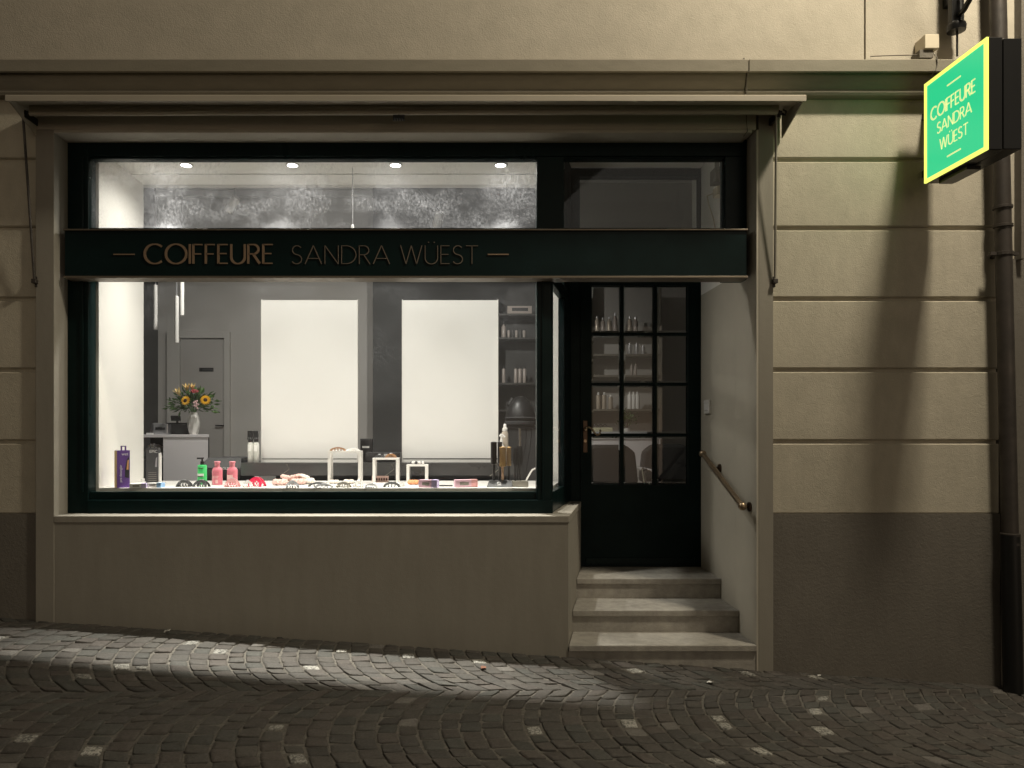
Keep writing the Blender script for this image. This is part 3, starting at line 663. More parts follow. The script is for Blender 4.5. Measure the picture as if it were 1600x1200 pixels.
light('POINT', 'lantern_light', (LAX, LY, LZ + .10), LANTERN_W, (1, .89, .69), ln, shadow_soft_size=.20)

# downpipe -------------------------------------------------------------------
dp = thing('downpipe', (xx(1581, -.07), -.07, ground(3.3, 0)), 'brown metal downpipe at the right corner of the house', 'downpipe')
pxy = lambda py: (xx(1557.5 + (py + 40) * 25 / 1120, -.07), -.075, zz(py, -.075))
MB().tube([pxy(p) for p in (-420, 0, 400, 840)], .045, 16).build('pipe', 'pipe', dp, smooth=True)
g_ = pxy(1085); MB().tube([pxy(835), (g_[0], g_[1], ground(g_[0], -.07) - .02)], .053, 16).build('stand_pipe', 'blackmetal', dp, smooth=True)
for p in (327, 356, 838, 852):
    a = pxy(p); MB().lathe([(.045, 0), (.053, .003), (.053, .018), (.045, .021)], a, 16).build('collar', 'pipe', dp, smooth=True)
a = pxy(400); b = MB(); b.lathe([(.046, 0), (.051, .002), (.051, .022), (.046, .024)], a, 16); b.box(a[0] - .085, a[0] + .085, -.085, -.062, a[2] + .004, a[2] + .024); b.box(a[0] - .01, a[0] + .01, -.03, .03, a[2] + .006, a[2] + .022); b.build('pipe_clip', 'pipe', dp)

# small box and cable on the cornice -------------------------------------------
jb = thing('junction_box', (xx(1447, -.05), -.04, zz(86, -.05)), 'small cream junction box on the cornice beside the green sign', 'box')
part(jb, 'cover', 'box', (xx(1440, -.05), xx(1462, -.05), -.085, .02, zz(80, -.05), zz(58, -.05)), bevel=.004)
part(jb, 'base', 'plinth', (xx(1434, -.05), xx(1455, -.05), -.07, .02, zz(91, -.06), zz(80, -.05) - .001))
b = MB(); b.tube([(xx(1360, -.06), -.06, zz(88, -.06)), (xx(1400, -.06), -.055, zz(86, -.06)), (xx(1434, -.05), -.05, zz(86, -.05))], .003, 5)
b.tube([(xx(1456, -.05), -.06, zz(84, -.05)), (xx(1463, -.1), -.106, zz(90, -.1)), (xx(1464, -.1), -.106, zz(101, -.1)), (xx(1461, -.1), -.104, zz(111, -.1)), (xx(1455, -.08), -.07, zz(120, -.07))], .0035, 5); b.build('cable', 'plinth', jb)
tag(MB().tube([(xx(1170, -.1), -.104, zz(112, -.1)), (xx(1167, -.07), -.066, zz(122, -.07)), (xx(1166.5, -.05), -.05, zz(140, -.05)), (xx(1167, -.02), -.012, zz(190)), (xx(1167, 0), -.010, zz(206)), (xx(1161, 0), -.010, zz(214))], .003, 5).build('cable', 'plinth'), 'thin cable running down from the cornice joint to the lintel', 'cable')

# doorbell, handrail ------------------------------------------------------------
bl = thing('doorbell_plate', (XR, .92, zz(646, .92)), 'small white plastic plate on the entrance wall beside the door', 'switch plate')
part(bl, 'plate', 'whitegloss', (XR - .014, XR - .0005, .85, .97, zz(646.5, .92), zz(625, .92)), bevel=.003)
part(bl, 'button', 'paper', (XR - .018, XR - .0145, .875, .945, zz(641, .92), zz(631, .92)), bevel=.002)
hr = thing('handrail', (XR, .4, zz(793, .05)), 'short brass handrail with ball ends on the entrance wall', 'handrail')
RX = 1.73; h0 = Vector((RX, 5.377 - D, zz(709, 5.377 - D))); h1 = Vector((RX, 4.605 - D, zz(791, 4.605 - D)))
MB().tube([h0, h1], .018, 14).build('rail', 'brassdark' if 0 else 'brass', hr, smooth=True)
for q in (h0, h1): MB().ball(q, .027, n=14, m=8).build('ball_end', 'brass', hr, smooth=True)
for t in (.22, .93):
    q = h0.lerp(h1, t); b = MB(); b.tube([q, q + Vector((.02, 0, -.03)), q + Vector((.07, 0, -.03))], .008, 8)
    b.tube([q + Vector((.058, 0, -.03)), q + Vector((.0695, 0, -.03))], .030, 14); b.build('bracket', 'brassdark', hr, smooth=True)
# electrics behind the fanlight
ej = thing('meter_box', (XR - .03, .60, zz(275, .6)), 'grey electric junction box high on the wall behind the fanlight', 'box')
yj = .55
part(ej, 'cover', 'greymetal', (XR - .06, XR - .0005, yj + .02, yj + .14, zz(281, yj), zz(258, yj)), bevel=.004)
for i in range(3): MB().tube([(XR - .03, yj + .05 + i * .03, zz(258, yj)), (XR - .03, yj + .05 + i * .03, CZ + 2.038)], .006, 6).build('conduit', 'greymetal', ej)
MB().tube([(XR - .012, yj + .05, zz(281, yj)), (XR - .012, yj + .05, zz(288, yj))], .005, 6).build('conduit', 'greymetal', ej)
sk = thing('wall_socket', (XR - .03, .60, zz(302, .6)), 'pale wall socket with plugged cable behind the fanlight', 'socket')
part(sk, 'cover', 'box', (XR - .05, XR - .0005, yj + .02, yj + .11, zz(302, yj), zz(288, yj)), bevel=.004)
MB().tube([(XR - .055, yj + .09, zz(296, yj)), (XR - .08, yj + .14, zz(296, yj)), (XR - .05, yj + .20, zz(304, yj)), (XR - .012, yj + .20, zz(330, yj)), (XR - .012, yj + .14, zz(365, yj))], .004, 6).build('cable', 'box', sk)

# neighbouring house at the right ---------------------------------------------
nb = thing('neighbour_house', (4.2, .1, 0), 'neighbouring house of pale rough render beyond the downpipe', 'building')
part(nb, 'wall', 'upper', (XE + .035, 7, .06, .4, zz(405, .06), CZ + 4.6))
part(nb, 'plinth', 'plinth', (XE + .03, 7, .05, .4, ground(7, 0) - .1, zz(405, .06) - .001))
part(nb, 'corner_strip', 'plinth', (xx(1596, .0), xx(1603, 0), .0, .0595, zz(404, .0), CZ + 4.6))

# ================================================================== SHOP INTERIOR
# recessed spotlights in the window-box ceiling
DLZ = Z_CEIL
for i, (px, lab) in enumerate(((291, 'leftmost of four lit recessed spotlights in the window ceiling'), (457, 'second from left of four lit recessed spotlights in the window ceiling'),
                               (618, 'third from left of four lit recessed spotlights in the window ceiling'), (782, 'rightmost of four lit recessed spotlights in the window ceiling'))):
    Yd = .52; x = xx(px, Yd)
    dl = thing('recessed_spotlight', (x, Yd, DLZ - .01), lab, 'spotlight', 'recessed spotlights')
    MB().lathe([(.034, -.001), (.046, -.001), (.048, -.008), (.044, -.011), (.035, -.008), (.034, -.001)], (x, Yd, DLZ), 24).build('trim_ring', 'whitegloss', dl, smooth=True)
    MB().lathe([(.001, -.004), (.034, -.004), (.034, -.0075), (.001, -.0075)], (x, Yd, DLZ), 20).build('lens', 'lens', dl)
    light('SPOT', 'spot_light', (x, Yd, DLZ - .016), SPOT_W, (1, .94, .85), dl, shadow_soft_size=.035, spot_size=R(164), spot_blend=1.0)
    light('SPOT', 'spot_beam', (x, Yd, DLZ - .017), BEAM_W, (1, .94, .85), dl, shadow_soft_size=.035, spot_size=R(74), spot_blend=1.0)
    tl = light('SPOT', 'spot_beam', (x, Yd, DLZ - .018), TILT_W, (1, .94, .85), dl, shadow_soft_size=.035, spot_size=R(38), spot_blend=1.0)
    tl.rotation_euler = (R(-19), 0, 0)

# display shelf
tag(MB().prism([(-2.398, .252), (.545, .252), (.70, .92), (.598, .925), (.598, 1.0), (-2.398, 1.0)], Z_SHELF - .03, Z_SHELF, 'z').build('display_shelf', 'whitegloss', bevel=.002), 'long white display shelf along the inside of the shop window', 'shelf')
# marble station and white mirror backs
ZC = CZ - .22
st = thing('styling_station', (-.6, 1.25, FLOOR), 'black marble styling counter behind the display shelf', 'counter')
sx0, sx1 = xx(376, 1.05), xx(779, 1.05) + .12
part(st, 'top', 'marble', (sx0, sx1, 1.05, 1.50, ZC - .10, ZC), bevel=.003)
part(st, 'cabinet', 'black', (sx0 + .25, sx1 - .06, 1.12, 1.46, FLOOR, ZC - .101))
for i in range(3):
    b = MB(); x = sx0 + .3 + i * .8; b.tube([(x, 1.0488, ZC - .1), (x + .07, 1.0488, ZC - .05), (x + .05, 1.0488, ZC - .01)], .0015, 4); b.build('marble_vein', 'greymetal', st)
for (a, c, lab) in ((408, 559, 'white back of the large upright panel nearer the flower vase'), (628, 778.5, 'white back of the large upright panel nearer the brush stand')):
    y = 1.19; p = thing('mirror_panel', (xx((a + c) / 2, y), y, ZC), lab, 'panel', 'white mirror panels')
    part(p, 'back_board', 'paper', (xx(a, y) + .006, xx(c, y) - .006, y, y + .02, ZC + .03, zz(469, y)))
    for (u, v) in ((xx(a, y), xx(a, y) + .0058), (xx(c, y) - .0058, xx(c, y))): part(p, 'edge_strip', 'whitegloss', (u, v, y - .004, y + .034, ZC + .02, zz(468, y)))
    part(p, 'foot', 'whitegloss', (xx(a, y), xx(c, y), y - .006, y + .05, ZC, ZC + .0195))
# reception desk and what stands on it
yd_ = 2.55; ZD = CZ - .005
dk = thing('reception_desk', (xx(290, yd_), yd_ + .3, FLOOR), 'white reception desk carrying the flower vase', 'desk')
part(dk, 'front_panel', 'desk', (xx(255, yd_), xx(325, yd_), yd_, yd_ + .03, FLOOR, ZD - .03))
dbx = xx(327, yd_ + .6) - .01
MB().prism([(xx(196, yd_), yd_ - .01), (xx(327, yd_), yd_ - .01), (dbx, yd_ + .6), (xx(196, yd_), yd_ + .6)], ZD - .0295, ZD, 'z').build('top', 'desk', dk, bevel=.003)
MB().prism([(xx(325.2, yd_), yd_), (xx(327, yd_), yd_), (dbx, yd_ + .58), (dbx - .02, yd_ + .58)], FLOOR, ZD - .03, 'z').build('side_panel', 'shelfdark', dk)
part(dk, 'back_panel', 'black', (xx(200, yd_), dbx - .03, yd_ + .5, yd_ + .53, FLOOR, ZD - .03))
part(dk, 'shelf', 'shelfdark', (xx(200, yd_), xx(254, yd_), yd_ + .05, yd_ + .5, CZ - .25, CZ - .23))
tag(MB().prism([(xx(232, yd_ + .1), CZ - .23), (xx(247, yd_ + .1), CZ - .23), (xx(246, yd_ + .1), CZ - .13), (xx(238, yd_ + .1), CZ - .10), (xx(230, yd_ + .1), CZ - .11)], yd_ + .1, yd_ + .25).build('paper_roll_bag', 'paper', bevel=.01), 'crumpled white bag on the open shelf of the reception desk', 'bag')
y = yd_ + .12
cp = thing('label_printer', (xx(247, y), y + .1, ZD), 'silver desk printer on the reception desk, left of the black till', 'printer')
b = MB(); b.prism([(xx(234, y), ZD), (xx(262, y), ZD), (xx(262, y), ZD + .10), (xx(240, y), ZD + .115), (xx(235, y), ZD + .09)], y, y + .18); b.build('body', 'silver', cp, bevel=.008)
part(cp, 'roll_slot', 'black', (xx(243, y), xx(258, y), y - .006, y - .0005, ZD + .045, ZD + .07)); part(cp, 'cover', 'charcoal', (xx(236, y), xx(240, y), y - .012, y - .0006, ZD + .01, ZD + .1))
b = MB(); b.box(xx(232, y), xx(241, y), y - .05, y - .015, ZD, ZD + .016); b.build('tray', 'paper', cp)
y = yd_ + .2
ct = thing('till', (xx(277, y), y + .15, ZD), 'low black till box on the reception desk beside the vase', 'till')
part(ct, 'drawer_box', 'charcoal', (xx(261, y), xx(293, y), y, y + .28, ZD, ZD + .105), bevel=.008)
part(ct, 'lid_edge', 'black', (xx(261, y) - .003, xx(293, y) + .003, y - .004, y + .284, ZD + .106, ZD + .116))
b = MB(); b.box(xx(270, y), xx(273, y), y + .08, y + .1, ZD + .117, ZD + .14); b.prism([(y + .05, ZD + .135), (y + .035, ZD + .185), (y + .05, ZD + .19), (y + .068, ZD + .137)], xx(264, y), xx(279, y), 'x'); b.build('screen', 'black', ct, bevel=.003)
# vase with twisted ribs and bouquet
y = yd_ + .10; vx = xx(302.5, y)
b = MB(); n = 28; prof = [(.036, 0), (.046, .03), (.056, .08), (.058, .12), (.050, .165), (.036, .20), (.034, .215), (.03, .213), (.03, .19)]
vs = []; fsx = []
for k, (r, z) in enumerate(prof):
    for i in range(n):
        a = 2 * math.pi * i / n + k * .22; rr = r * (1 + (.05 if (i % 4) < 2 else -.05) * (0 if k > 6 else 1)); vs.append((vx + rr * math.cos(a), y + rr * math.sin(a), ZD + z))
for k in range(len(prof) - 1):
    for i in range(n): j = (i + 1) % n; fsx.append((k * n + i, k * n + j, (k + 1) * n + j, (k + 1) * n + i))
fsx.append(tuple(range(n))); fsx.append(tuple((len(prof) - 1) * n + i for i in range(n))); b.add(vs, fsx)
tag(b.build('vase', 'ceramic', smooth=True, base=(vx, y, ZD)), 'white ribbed ceramic vase holding flowers on the reception desk', 'vase')
bq = thing('bouquet', (vx, y, ZD + .19), 'bouquet of sunflowers, lilies and a pink rose in the white vase', 'flowers')
def fl(px, py, dy=0): return Vector((xx(px, y + dy), y + dy, zz(py, y + dy)))
neck = Vector((vx, y, ZD + .195)); rnd = random.Random(5)
for mname, cnt in (('leafd', 260), ('leafm', 150)):
    b = MB()
    for i in range(cnt):
        a = rnd.uniform(0, 2 * math.pi); el = rnd.uniform(-.25, 1.35); rad = rnd.uniform(.06, .235) * (1 if el < .7 else .8)
        dv = Vector((math.cos(a) * math.cos(el), math.sin(a) * math.cos(el) * .6, math.sin(el) * .9)); c = neck + Vector((0, 0, .07)) + dv * rad
        out = (dv + Vector((rnd.uniform(-.5, .5), rnd.uniform(-.5, .5), rnd.uniform(-.4, .3)))).normalized(); sd = out.cross(Vector((rnd.uniform(-1, 1), rnd.uniform(-1, 1), rnd.uniform(-1, 1)))).normalized()
        L = rnd.uniform(.03, .085); w = rnd.uniform(.004, .012) if mname == 'leafd' else rnd.uniform(.008, .02); nn = out.cross(sd) * .006
        b.add([c, c + out * L * .5 + sd * w + nn, c + out * L, c + out * L * .5 - sd * w + nn], [(0, 1, 2), (0, 2, 3)])
    o = b.build('foliage', mname, bq); o['kind'] = 'stuff'
b = MB()
for i in range(14): a = i * .45; e = neck + Vector((math.cos(a) * .09, math.sin(a) * .06, .12 + .02 * (i % 3))); b.tube([neck - Vector((0, 0, .12)), neck + Vector((math.cos(a) * .015, math.sin(a) * .015, .02)), e], .003, 5)
b.build('stems', 'leafm', bq)
def sunflower(c, r, tilt):
    q = Matrix.Translation(c) @ Matrix.Rotation(R(tilt), 4, 'Z') @ Matrix.Rotation(R(78), 4, 'X')
    b = MB(); b.x = q
    for ring, (rr, z) in enumerate(((r, 0), (r * .85, .006))):
        for i in range(15):
            a = 2 * math.pi * (i + .5 * ring) / 15; u = Vector((math.cos(a), math.sin(a), 0)); s = Vector((-u.y, u.x, 0))
            b.add([u * rr * .3 + Vector((0, 0, z)), u * rr * .65 + s * rr * .16 + Vector((0, 0, z + .006)), u * rr + Vector((0, 0, z)), u * rr * .65 - s * rr * .16 + Vector((0, 0, z + .006))], [(0, 1, 2), (0, 2, 3)])
    o = b.build('sunflower', 'yellow', bq)
    b = MB(); b.x = q; b.ball((0, 0, .006), r * .36, sz=.45); b.build('flower_disc', 'brown', o, smooth=True)
sunflower(fl(290, 626, -.13), .052, -10); sunflower(fl(321, 625, -.13), .052, 15)
def lily(c, ax, r):
    b = MB(); ax = Vector(ax).normalized(); s = ax.cross(Vector((0, 1, .1))).normalized(); t = ax.cross(s)
    for i in range(6):
        a = i * math.pi / 3; u = s * math.cos(a) + t * math.sin(a); w = ax.cross(u)
        b.add([c, c + ax * r * .7 + u * r * .22 + w * r * .22, c + ax * r * 1.3 + u * r * .55, c + ax * r * .7 + u * r * .22 - w * r * .22], [(0, 1, 2), (0, 2, 3)])
    b.build('lily', 'cream', bq)
lily(fl(283, 620, -.08), (-.5, -.4, 1), .075); lily(fl(293, 613, -.06), (0, -.5, 1), .07); lily(fl(300, 612, -.03), (.2, -.4, 1), .065)
b = MB(); c = fl(304, 611, -.10)
for k in range(4):
    for i in range(7):
        a = i * .9 + k * .5; rr = .014 + .011 * k; u = Vector((math.cos(a), math.sin(a) * .7, 0)); w = Vector((-u.y, u.x, 0)); h = .02 - .006 * k
        b.add([c + u * rr * .5 - Vector((0, 0, .02)), c + u * rr + w * .014 + Vector((0, 0, h * .5)), c + u * rr * 1.15 + Vector((0, 0, h)), c + u * rr - w * .014 + Vector((0, 0, h * .5))], [(0, 1, 2), (0, 2, 3)])
b.build('rose', 'rose', bq)
b = MB()
for i in range(12): a = rnd.uniform(0, 6); c = fl(306, 631, -.12) + Vector((rnd.uniform(-.02, .02), rnd.uniform(-.02, .02), rnd.uniform(-.045, .05))); b.ball(c, .010, n=6, m=4)
b.build('small_blossoms', 'palepink', bq, smooth=True)
# pendant lamps
yp = 2.2
for (px, y0, y1, lab, yo) in ((243, 446, 515, 'leftmost of the three slim white tube pendants', 0), (276, 463.5, 535.5, 'lowest hanging of the three slim white tube pendants', -.1), (284.5, 436, 493, 'rightmost of the three slim white tube pendants', .25)):
    yy = yp + yo; x = xx(px, yy); pl = thing('pendant_lamp', (x, yy, zz(y1, yy)), lab, 'pendant lamp', 'slim tube pendants')
    MB().lathe([(.014, 0), (.019, .002), (.019, zz(y0, yy) - zz(y1, yy)), (.012, zz(y0, yy) - zz(y1, yy) + .006)], (x, yy, zz(y1, yy)), 14).build('tube', 'whitegloss', pl, smooth=True)
    MB().tube([(x, yy, zz(y0, yy)), (x, yy, Z_RCEIL - .03)], .0045, 6).build('cord', 'silver', pl)
    MB().lathe([(.05, 0), (.05, .03)], (x, yy, Z_RCEIL - .03), 14).build('ceiling_rose', 'whitegloss', pl)
hw = thing('hanging_wire', (xx(551, .57), .57, zz(356, .57)), 'single thin white cord hanging from the window ceiling', 'cord')
MB().tube([(xx(551, .57), .57, Z_CEIL - .003), (xx(551, .57), .57, zz(352, .57))], .003, 6).build('cord', 'silver', hw); MB().lathe([(.002, 0), (.009, -.01), (.010, -.03), (.005, -.035)], (xx(551, .57), .57, zz(350, .57)), 10).build('end_piece', 'whitegloss', hw)
# ceiling spotlights; the light they give is added to fill the room
for (px, py, ax, lab) in ((363, 319, (-.7, .5, -.8), 'white ceiling spotlight above the left panel'), (684, 346, (-.3, .4, -1), 'white ceiling spotlight above the right panel on a slanting wire')):
    yy = 1.8; c = Vector((xx(px, yy), yy, zz(py, yy))); ax = Vector(ax).normalized()
    sp = thing('ceiling_spotlight', c, lab, 'spotlight', 'ceiling spotlights')
    MB().tube([c - ax * .075, c + ax * .075], .04, 16).build('head', 'whitegloss', sp, smooth=True)
    if px > 500: MB().tube([c - ax * .09, (xx(655, yy), yy, zz(297, yy)), (xx(650, yy), yy, Z_RCEIL - .001)], .008, 6).build('stem', 'charcoal', sp)
    else: MB().tube([c - ax * .05, (c.x, yy, Z_RCEIL - .001)], .008, 6).build('stem', 'silver', sp)
    if TRACK_FILL_W: light('SPOT', 'spot_light', c + ax * .1, TRACK_FILL_W, (1, .95, .88), sp, shadow_soft_size=.04, spot_size=R(145), spot_blend=.9).rotation_euler = (R(48), 0, 0)

# salon trolley box, spray bottles, boxes on the counter
y = 1.12; tb = thing('black_storage_box', (xx(343, y), y + .2, FLOOR), 'black storage cabinet with sloping lid left of the marble counter', 'cabinet')
x0, x1 = xx(310, y), xx(375.5, y)
part(tb, 'body', 'black', (x0 + .01, x1, y + .01, y + .5, FLOOR, zz(732, y)), bevel=.004)
b = MB(); b.add([(x0 + .0, y, zz(731.5, y)), (x1, y, zz(731.5, y)), (x1 - .01, y + .06, zz(716, y)), (x0 + .05, y + .06, zz(716, y)), (x0, y + .5, zz(731.5, y)), (x1, y + .5, zz(731.5, y)), (x1 - .01, y + .46, zz(716, y) + .0), (x0 + .05, y + .46, zz(716, y))],
      [(0, 1, 2, 3), (4, 7, 6, 5), (3, 2, 6, 7), (0, 3, 7, 4), (1, 5, 6, 2), (0, 4, 5, 1)]); b.build('lid', 'charcoal', tb, bevel=.003)
part(tb, 'front_band', 'black', (x0, x1, y - .004, y + .009, zz(732.5, y) - .07, zz(732.5, y)))
print_text(tb, 'lettering', 'GOLDWELL', 'paper', (xx(358, y), y - .0055, zz(735, y) + .014), .026)
def rx_bottle(px, py_b, y, h, w, lab):
    x = xx(px, y); t = thing('spray_bottle', (x, y, py_b), lab, 'bottle', 'clear spray bottles')
    MB().lathe([(w * .9, 0), (w, .005), (w, h * .58), (w * .55, h * .66), (w * .5, h * .70)], (x, y, py_b), 14).build('bottle', 'liquid', t, smooth=True)
    part(t, 'label', 'paper', (x - w * .5, x + w * .5, y - w - .0015, y - w * .85, py_b + h * .35, py_b + h * .55))
    b = MB(); b.lathe([(w * .8, h * .64), (w * .8, h * .74), (w * .45, h * .8)], (x, y, py_b), 12); b.box(x - w * .95, x + w * .75, y - .012, y + .012, py_b + h * .78, py_b + h * .995); b.tube([(x - w * .5, y, py_b + h * .85), (x - w * 1.2, y, py_b + h * .72)], .004, 6); b.build('trigger', 'black', t, bevel=.003)
y = 1.13
rx_bottle(391.5, ZC, y, .245, .022, 'clear spray bottle with black trigger, further from the white panel'); rx_bottle(400.5, ZC, y + .004, .245, .022, 'clear spray bottle with black trigger touching the white panel')
y = 1.30; tg = thing('card_box', (xx(573, y), y, ZC), 'tall black carton with white label between the two white panels', 'carton')
part(tg, 'carton', 'black', (xx(563, y), xx(581.5, y), y, y + .06, ZC, zz(686, y)), bevel=.002); part(tg, 'label', 'paper', (xx(566, y), xx(577, y), y - .002, y - .0005, zz(700, y), zz(697, y))); part(tg, 'lid', 'charcoal', (xx(563, y) - .001, xx(581.5, y) + .001, y - .0015, y + .0615, zz(688, y), zz(685.5, y)))
y = 1.12; tg = thing('tool_case', (xx(598, y), y, ZC), 'low navy black case on the counter between the two white panels', 'case')
part(tg, 'case', 'black', (xx(571, y), xx(626, y), y, y + .14, ZC, zz(707, y)), bevel=.006); part(tg, 'clasp', 'silver', (xx(600, y), xx(606, y), y - .004, y - .0005, zz(713, y), zz(709, y)))
part(tg, 'seam', 'charcoal', (xx(571, y) + .004, xx(626, y) - .004, y - .0015, y - .0004, zz(712, y) - .003, zz(712, y)))

# --------------------------------------------------------------- goods on the display shelf
def sy(py): return depth_on(Z_SHELF, py)
# purple and black brush packs
def brush_pack(px, py, w, h, rz, m, side, word, lab, vert=None):
    y = sy(py); x = xx(px, y); t = thing('brush_pack', (x, y, Z_SHELF), lab, 'package')
    X = rot(x, y, Z_SHELF, rz); dth = .05
    def pt(n, mm, *bs, bevel=0):
        b = MB(); b.x = X
        for q in bs: b.box(*q)
        return b.build(n, mm, t, bevel=bevel)
    pt('box', m, (-w / 2, w / 2, 0, dth, 0, h)); pt('side', side, (-w / 2 - .002, -w / 2 - .0003, .001, dth - .001, .001, h - .002))
    pt('hang_tab', m, (-w * .22, -w * .10, 0, .003, h, h + .024), (w * .10, w * .22, 0, .003, h, h + .024), (-w * .22, w * .22, 0, .003, h + .0241, h + .03))
    b = MB(); b.x = X; b.prism([(w * .12, h * .28), (w * .44, h * .25), (w * .44, h * .84), (w * .28, h * .76), (w * .12, h * .5)], -.0012, -.0003); b.build('window', 'black' if m == 'purple' else 'charcoal', t)
    b = MB(); b.x = X; b.prism([(w * .22, h * .48), (w * .38, h * .48), (w * .40, h * .75), (w * .30, h * .72)], -.0024, -.0013); b.build('brush', 'orange' if m == 'purple' else 'silver', t)
    q = X @ Vector((w * .1, -.0022, h * .90)); print_text(t, 'lettering', word, 'paper', q, h * .11, rz)
    if vert: q = X @ Vector((-w * .22, -.0022, h * .38)); print_text(t, 'lettering', vert, 'paper', q, h * .085, rz, 90)
    if m != 'purple':
        b = MB(); b.x = X
        for i in range(5): b.box(-w * .32, w * .34, -.0016, -.0004, h * (.1 + i * .055), h * (.1 + i * .055) + .003)
        b.build('print_lines', 'greymetal', t)
        pt('clear_sleeve', 'paper', (w / 2 + .001, w / 2 + .014, .0, .03, 0, h * .86))
brush_pack(193, 762, .080, .245, 42, 'purple', 'ochre', 'wet', 'purple hairbrush box with ochre side standing in the window', 'pro detangler')
brush_pack(238, 757, .082, .255, 8, 'charcoal', 'black', 'EPIC', 'black and grey hairbrush box beside the purple box')
def flat_box(px, py, w, d_, h, rz, m, m2, lab, name='small_box', stripe=True):
    y = sy(py); x = xx(px, y); t = thing(name, (x, y, Z_SHELF), lab, 'box'); X = rot(x, y, Z_SHELF, rz)
    b = MB(); b.x = X; b.box(-w / 2, w / 2, 0, d_, 0, h); b.build('box', m, t, bevel=.001)
    if stripe:
        b = MB(); b.x = X; b.box(w * .22, w / 2 + .0012, -.0012, d_ + .0012, -.0 + .0005, h + .0012); b.build('end_band', m2, t)
        b = MB(); b.x = X; b.box(-w * .3, w * .1, -.001, -.0003, h * .3, h * .7); b.build('print', 'greymetal', t)
    return t
flat_box(215, 762.5, .10, .05, .028, 12, 'paper', 'lilac', 'small white and lilac box lying left of the white and blue one')
flat_box(240, 762, .10, .05, .03, -8, 'paper', 'blue', 'small white and blue box lying in front of the black box')
flat_box(216, 752.8, .065, .04, .022, 0, 'paper', 'paper', 'tiny plain white box lying behind the purple box', stripe=False)
# claw clips: two toothed jaws and a hinge
def claw(px, py, L, h, rz, m, lab, z0=None, cat='hair clip', y=None):
    z0 = Z_SHELF if z0 is None else z0; y = sy(py) if y is None else y; x = xx(px, y)
    L *= 1.15; h *= 1.3; t = thing('claw_clip', (x, y, z0), lab, cat, 'hair claw clips'); X = rot(x, y, z0, rz)
    for s in (-1, 1):
        b = MB(); b.x = X; pr = []
        n = 8
        for i in range(n + 1):
            a = math.pi * i / n; b_ = (math.cos(a) * L / 2, math.sin(a) * h); pr.append(b_)
        for i in range(n):
            (xa, za), (xb, zb_) = pr[i], pr[i + 1]; wdt = h * .28
            ya = lambda z: s * (.004 + (h - z) * .42)
            q = [(xa, ya(za), za), (xb, ya(zb_), zb_), (xb * .72, ya(zb_ * .7), zb_ * .62), (xa * .72, ya(za * .7), za * .62)]
            q2 = [(u, v + s * .006, w) for u, v, w in q]; b.add(q + q2, [(0, 1, 2, 3), (7, 6, 5, 4), (0, 4, 5, 1), (2, 6, 7, 3), (1, 5, 6, 2), (0, 3, 7, 4)])
        for i in range(5):
            u = -L * .36 + L * .18 * i; b.tube([(u, s * .012, h * .6), (u * 1.05, s * (.008 + h * .38), h * .3), (u * 1.05, s * h * .25, .001)], .0035, 4)
        b.build('jaw', m, t)
    b = MB(); b.x = X; b.tube([(-L * .12, 0, h), (L * .12, 0, h)], .004, 6); b.build('hinge', 'silver', t)
claw(288, 760.5, .085, .036, 5, 'charcoal', 'dark claw clip nearest the blue and white boxes')
claw(315, 760.5, .09, .036, -12, 'charcoal', 'dark claw clip in front of the green bottle')
claw(363, 761, .082, .045, 0, 'pinkpl', 'pink claw clip in front of the right pink bottle')
claw(387, 761.5, .06, .035, 15, 'pearl', 'pale claw clip left of the red one')
claw(401, 760, .095, .05, -15, 'red', 'bright red claw clip right of the pink bottles')
claw(457, 762, .075, .036, 20, 'silver', 'silver grey claw clip in front of the scrunchies')
claw(497, 760, .12, .022, 8, 'charcoal', 'long flat grey clip left of the tallest white stand')
claw(506, 762, .11, .020, 12, 'silver', 'long flat silver clip in front of the tallest white stand')
claw(537, 761.5, .085, .028, -10, 'greymetal', 'grey clip under the opening of the tallest white stand')
claw(560, 761.5, .05, .035, 30, 'pearl', 'clear pale clip at the right leg of the tallest white stand')
claw(580, 762, .07, .022, 20, 'silver', 'small silver clip between the two taller white stands')
claw(612, 761, .10, .026, 5, 'charcoal', 'flat dark clip in front of the middle white stand')
claw(628, 760, .04, .022, 0, 'pearl', 'tiny pale clip between the middle and smallest white stands')
# scrunchies: gathered rings
def scrunchie(px, py, r, m, lab, up=0, tilt=0, name='scrunchie'):
    y = sy(py); x = xx(px, y); b = MB(); n, k = 26, 7; vs = []; fs_ = []
    X = Matrix.Translation((x, y, Z_SHELF + up)) @ Matrix.Rotation(R(tilt), 4, 'Y')
    rr0 = r * .58
    for i in range(n):
        a = 2 * math.pi * i / n
        for j in range(k):
            q = 2 * math.pi * j / k; rr = rr0 * (1 + .28 * math.sin(i * 2.4 + j)); vs.append(X @ Vector((math.cos(a) * (r + rr * math.cos(q)), math.sin(a) * (r + rr * math.cos(q)), rr0 * 1.05 + rr * math.sin(q) * .9)))
    for i in range(n):
        for j in range(k): i2, j2 = (i + 1) % n, (j + 1) % k; fs_.append((i * k + j, i2 * k + j, i2 * k + j2, i * k + j2))
    b.add(vs, fs_); zmin = min(v.z for v in b.v)
    if not up: b.v = [v - Vector((0, 0, zmin - Z_SHELF)) for v in b.v]
    return tag(b.build(name, m, smooth=True), lab, 'scrunchie', 'scrunchies in the window')
scrunchie(438, 758, .034, 'scrP', 'blush scrunchie at the left end of the heap')
scrunchie(452, 755, .034, 'scrW', 'cream scrunchie lying second in the heap from the left')
scrunchie(466, 757, .034, 'scrP', 'blush scrunchie lying in the middle of the heap')
scrunchie(480, 756, .034, 'scrW', 'cream scrunchie at the right end of the heap')
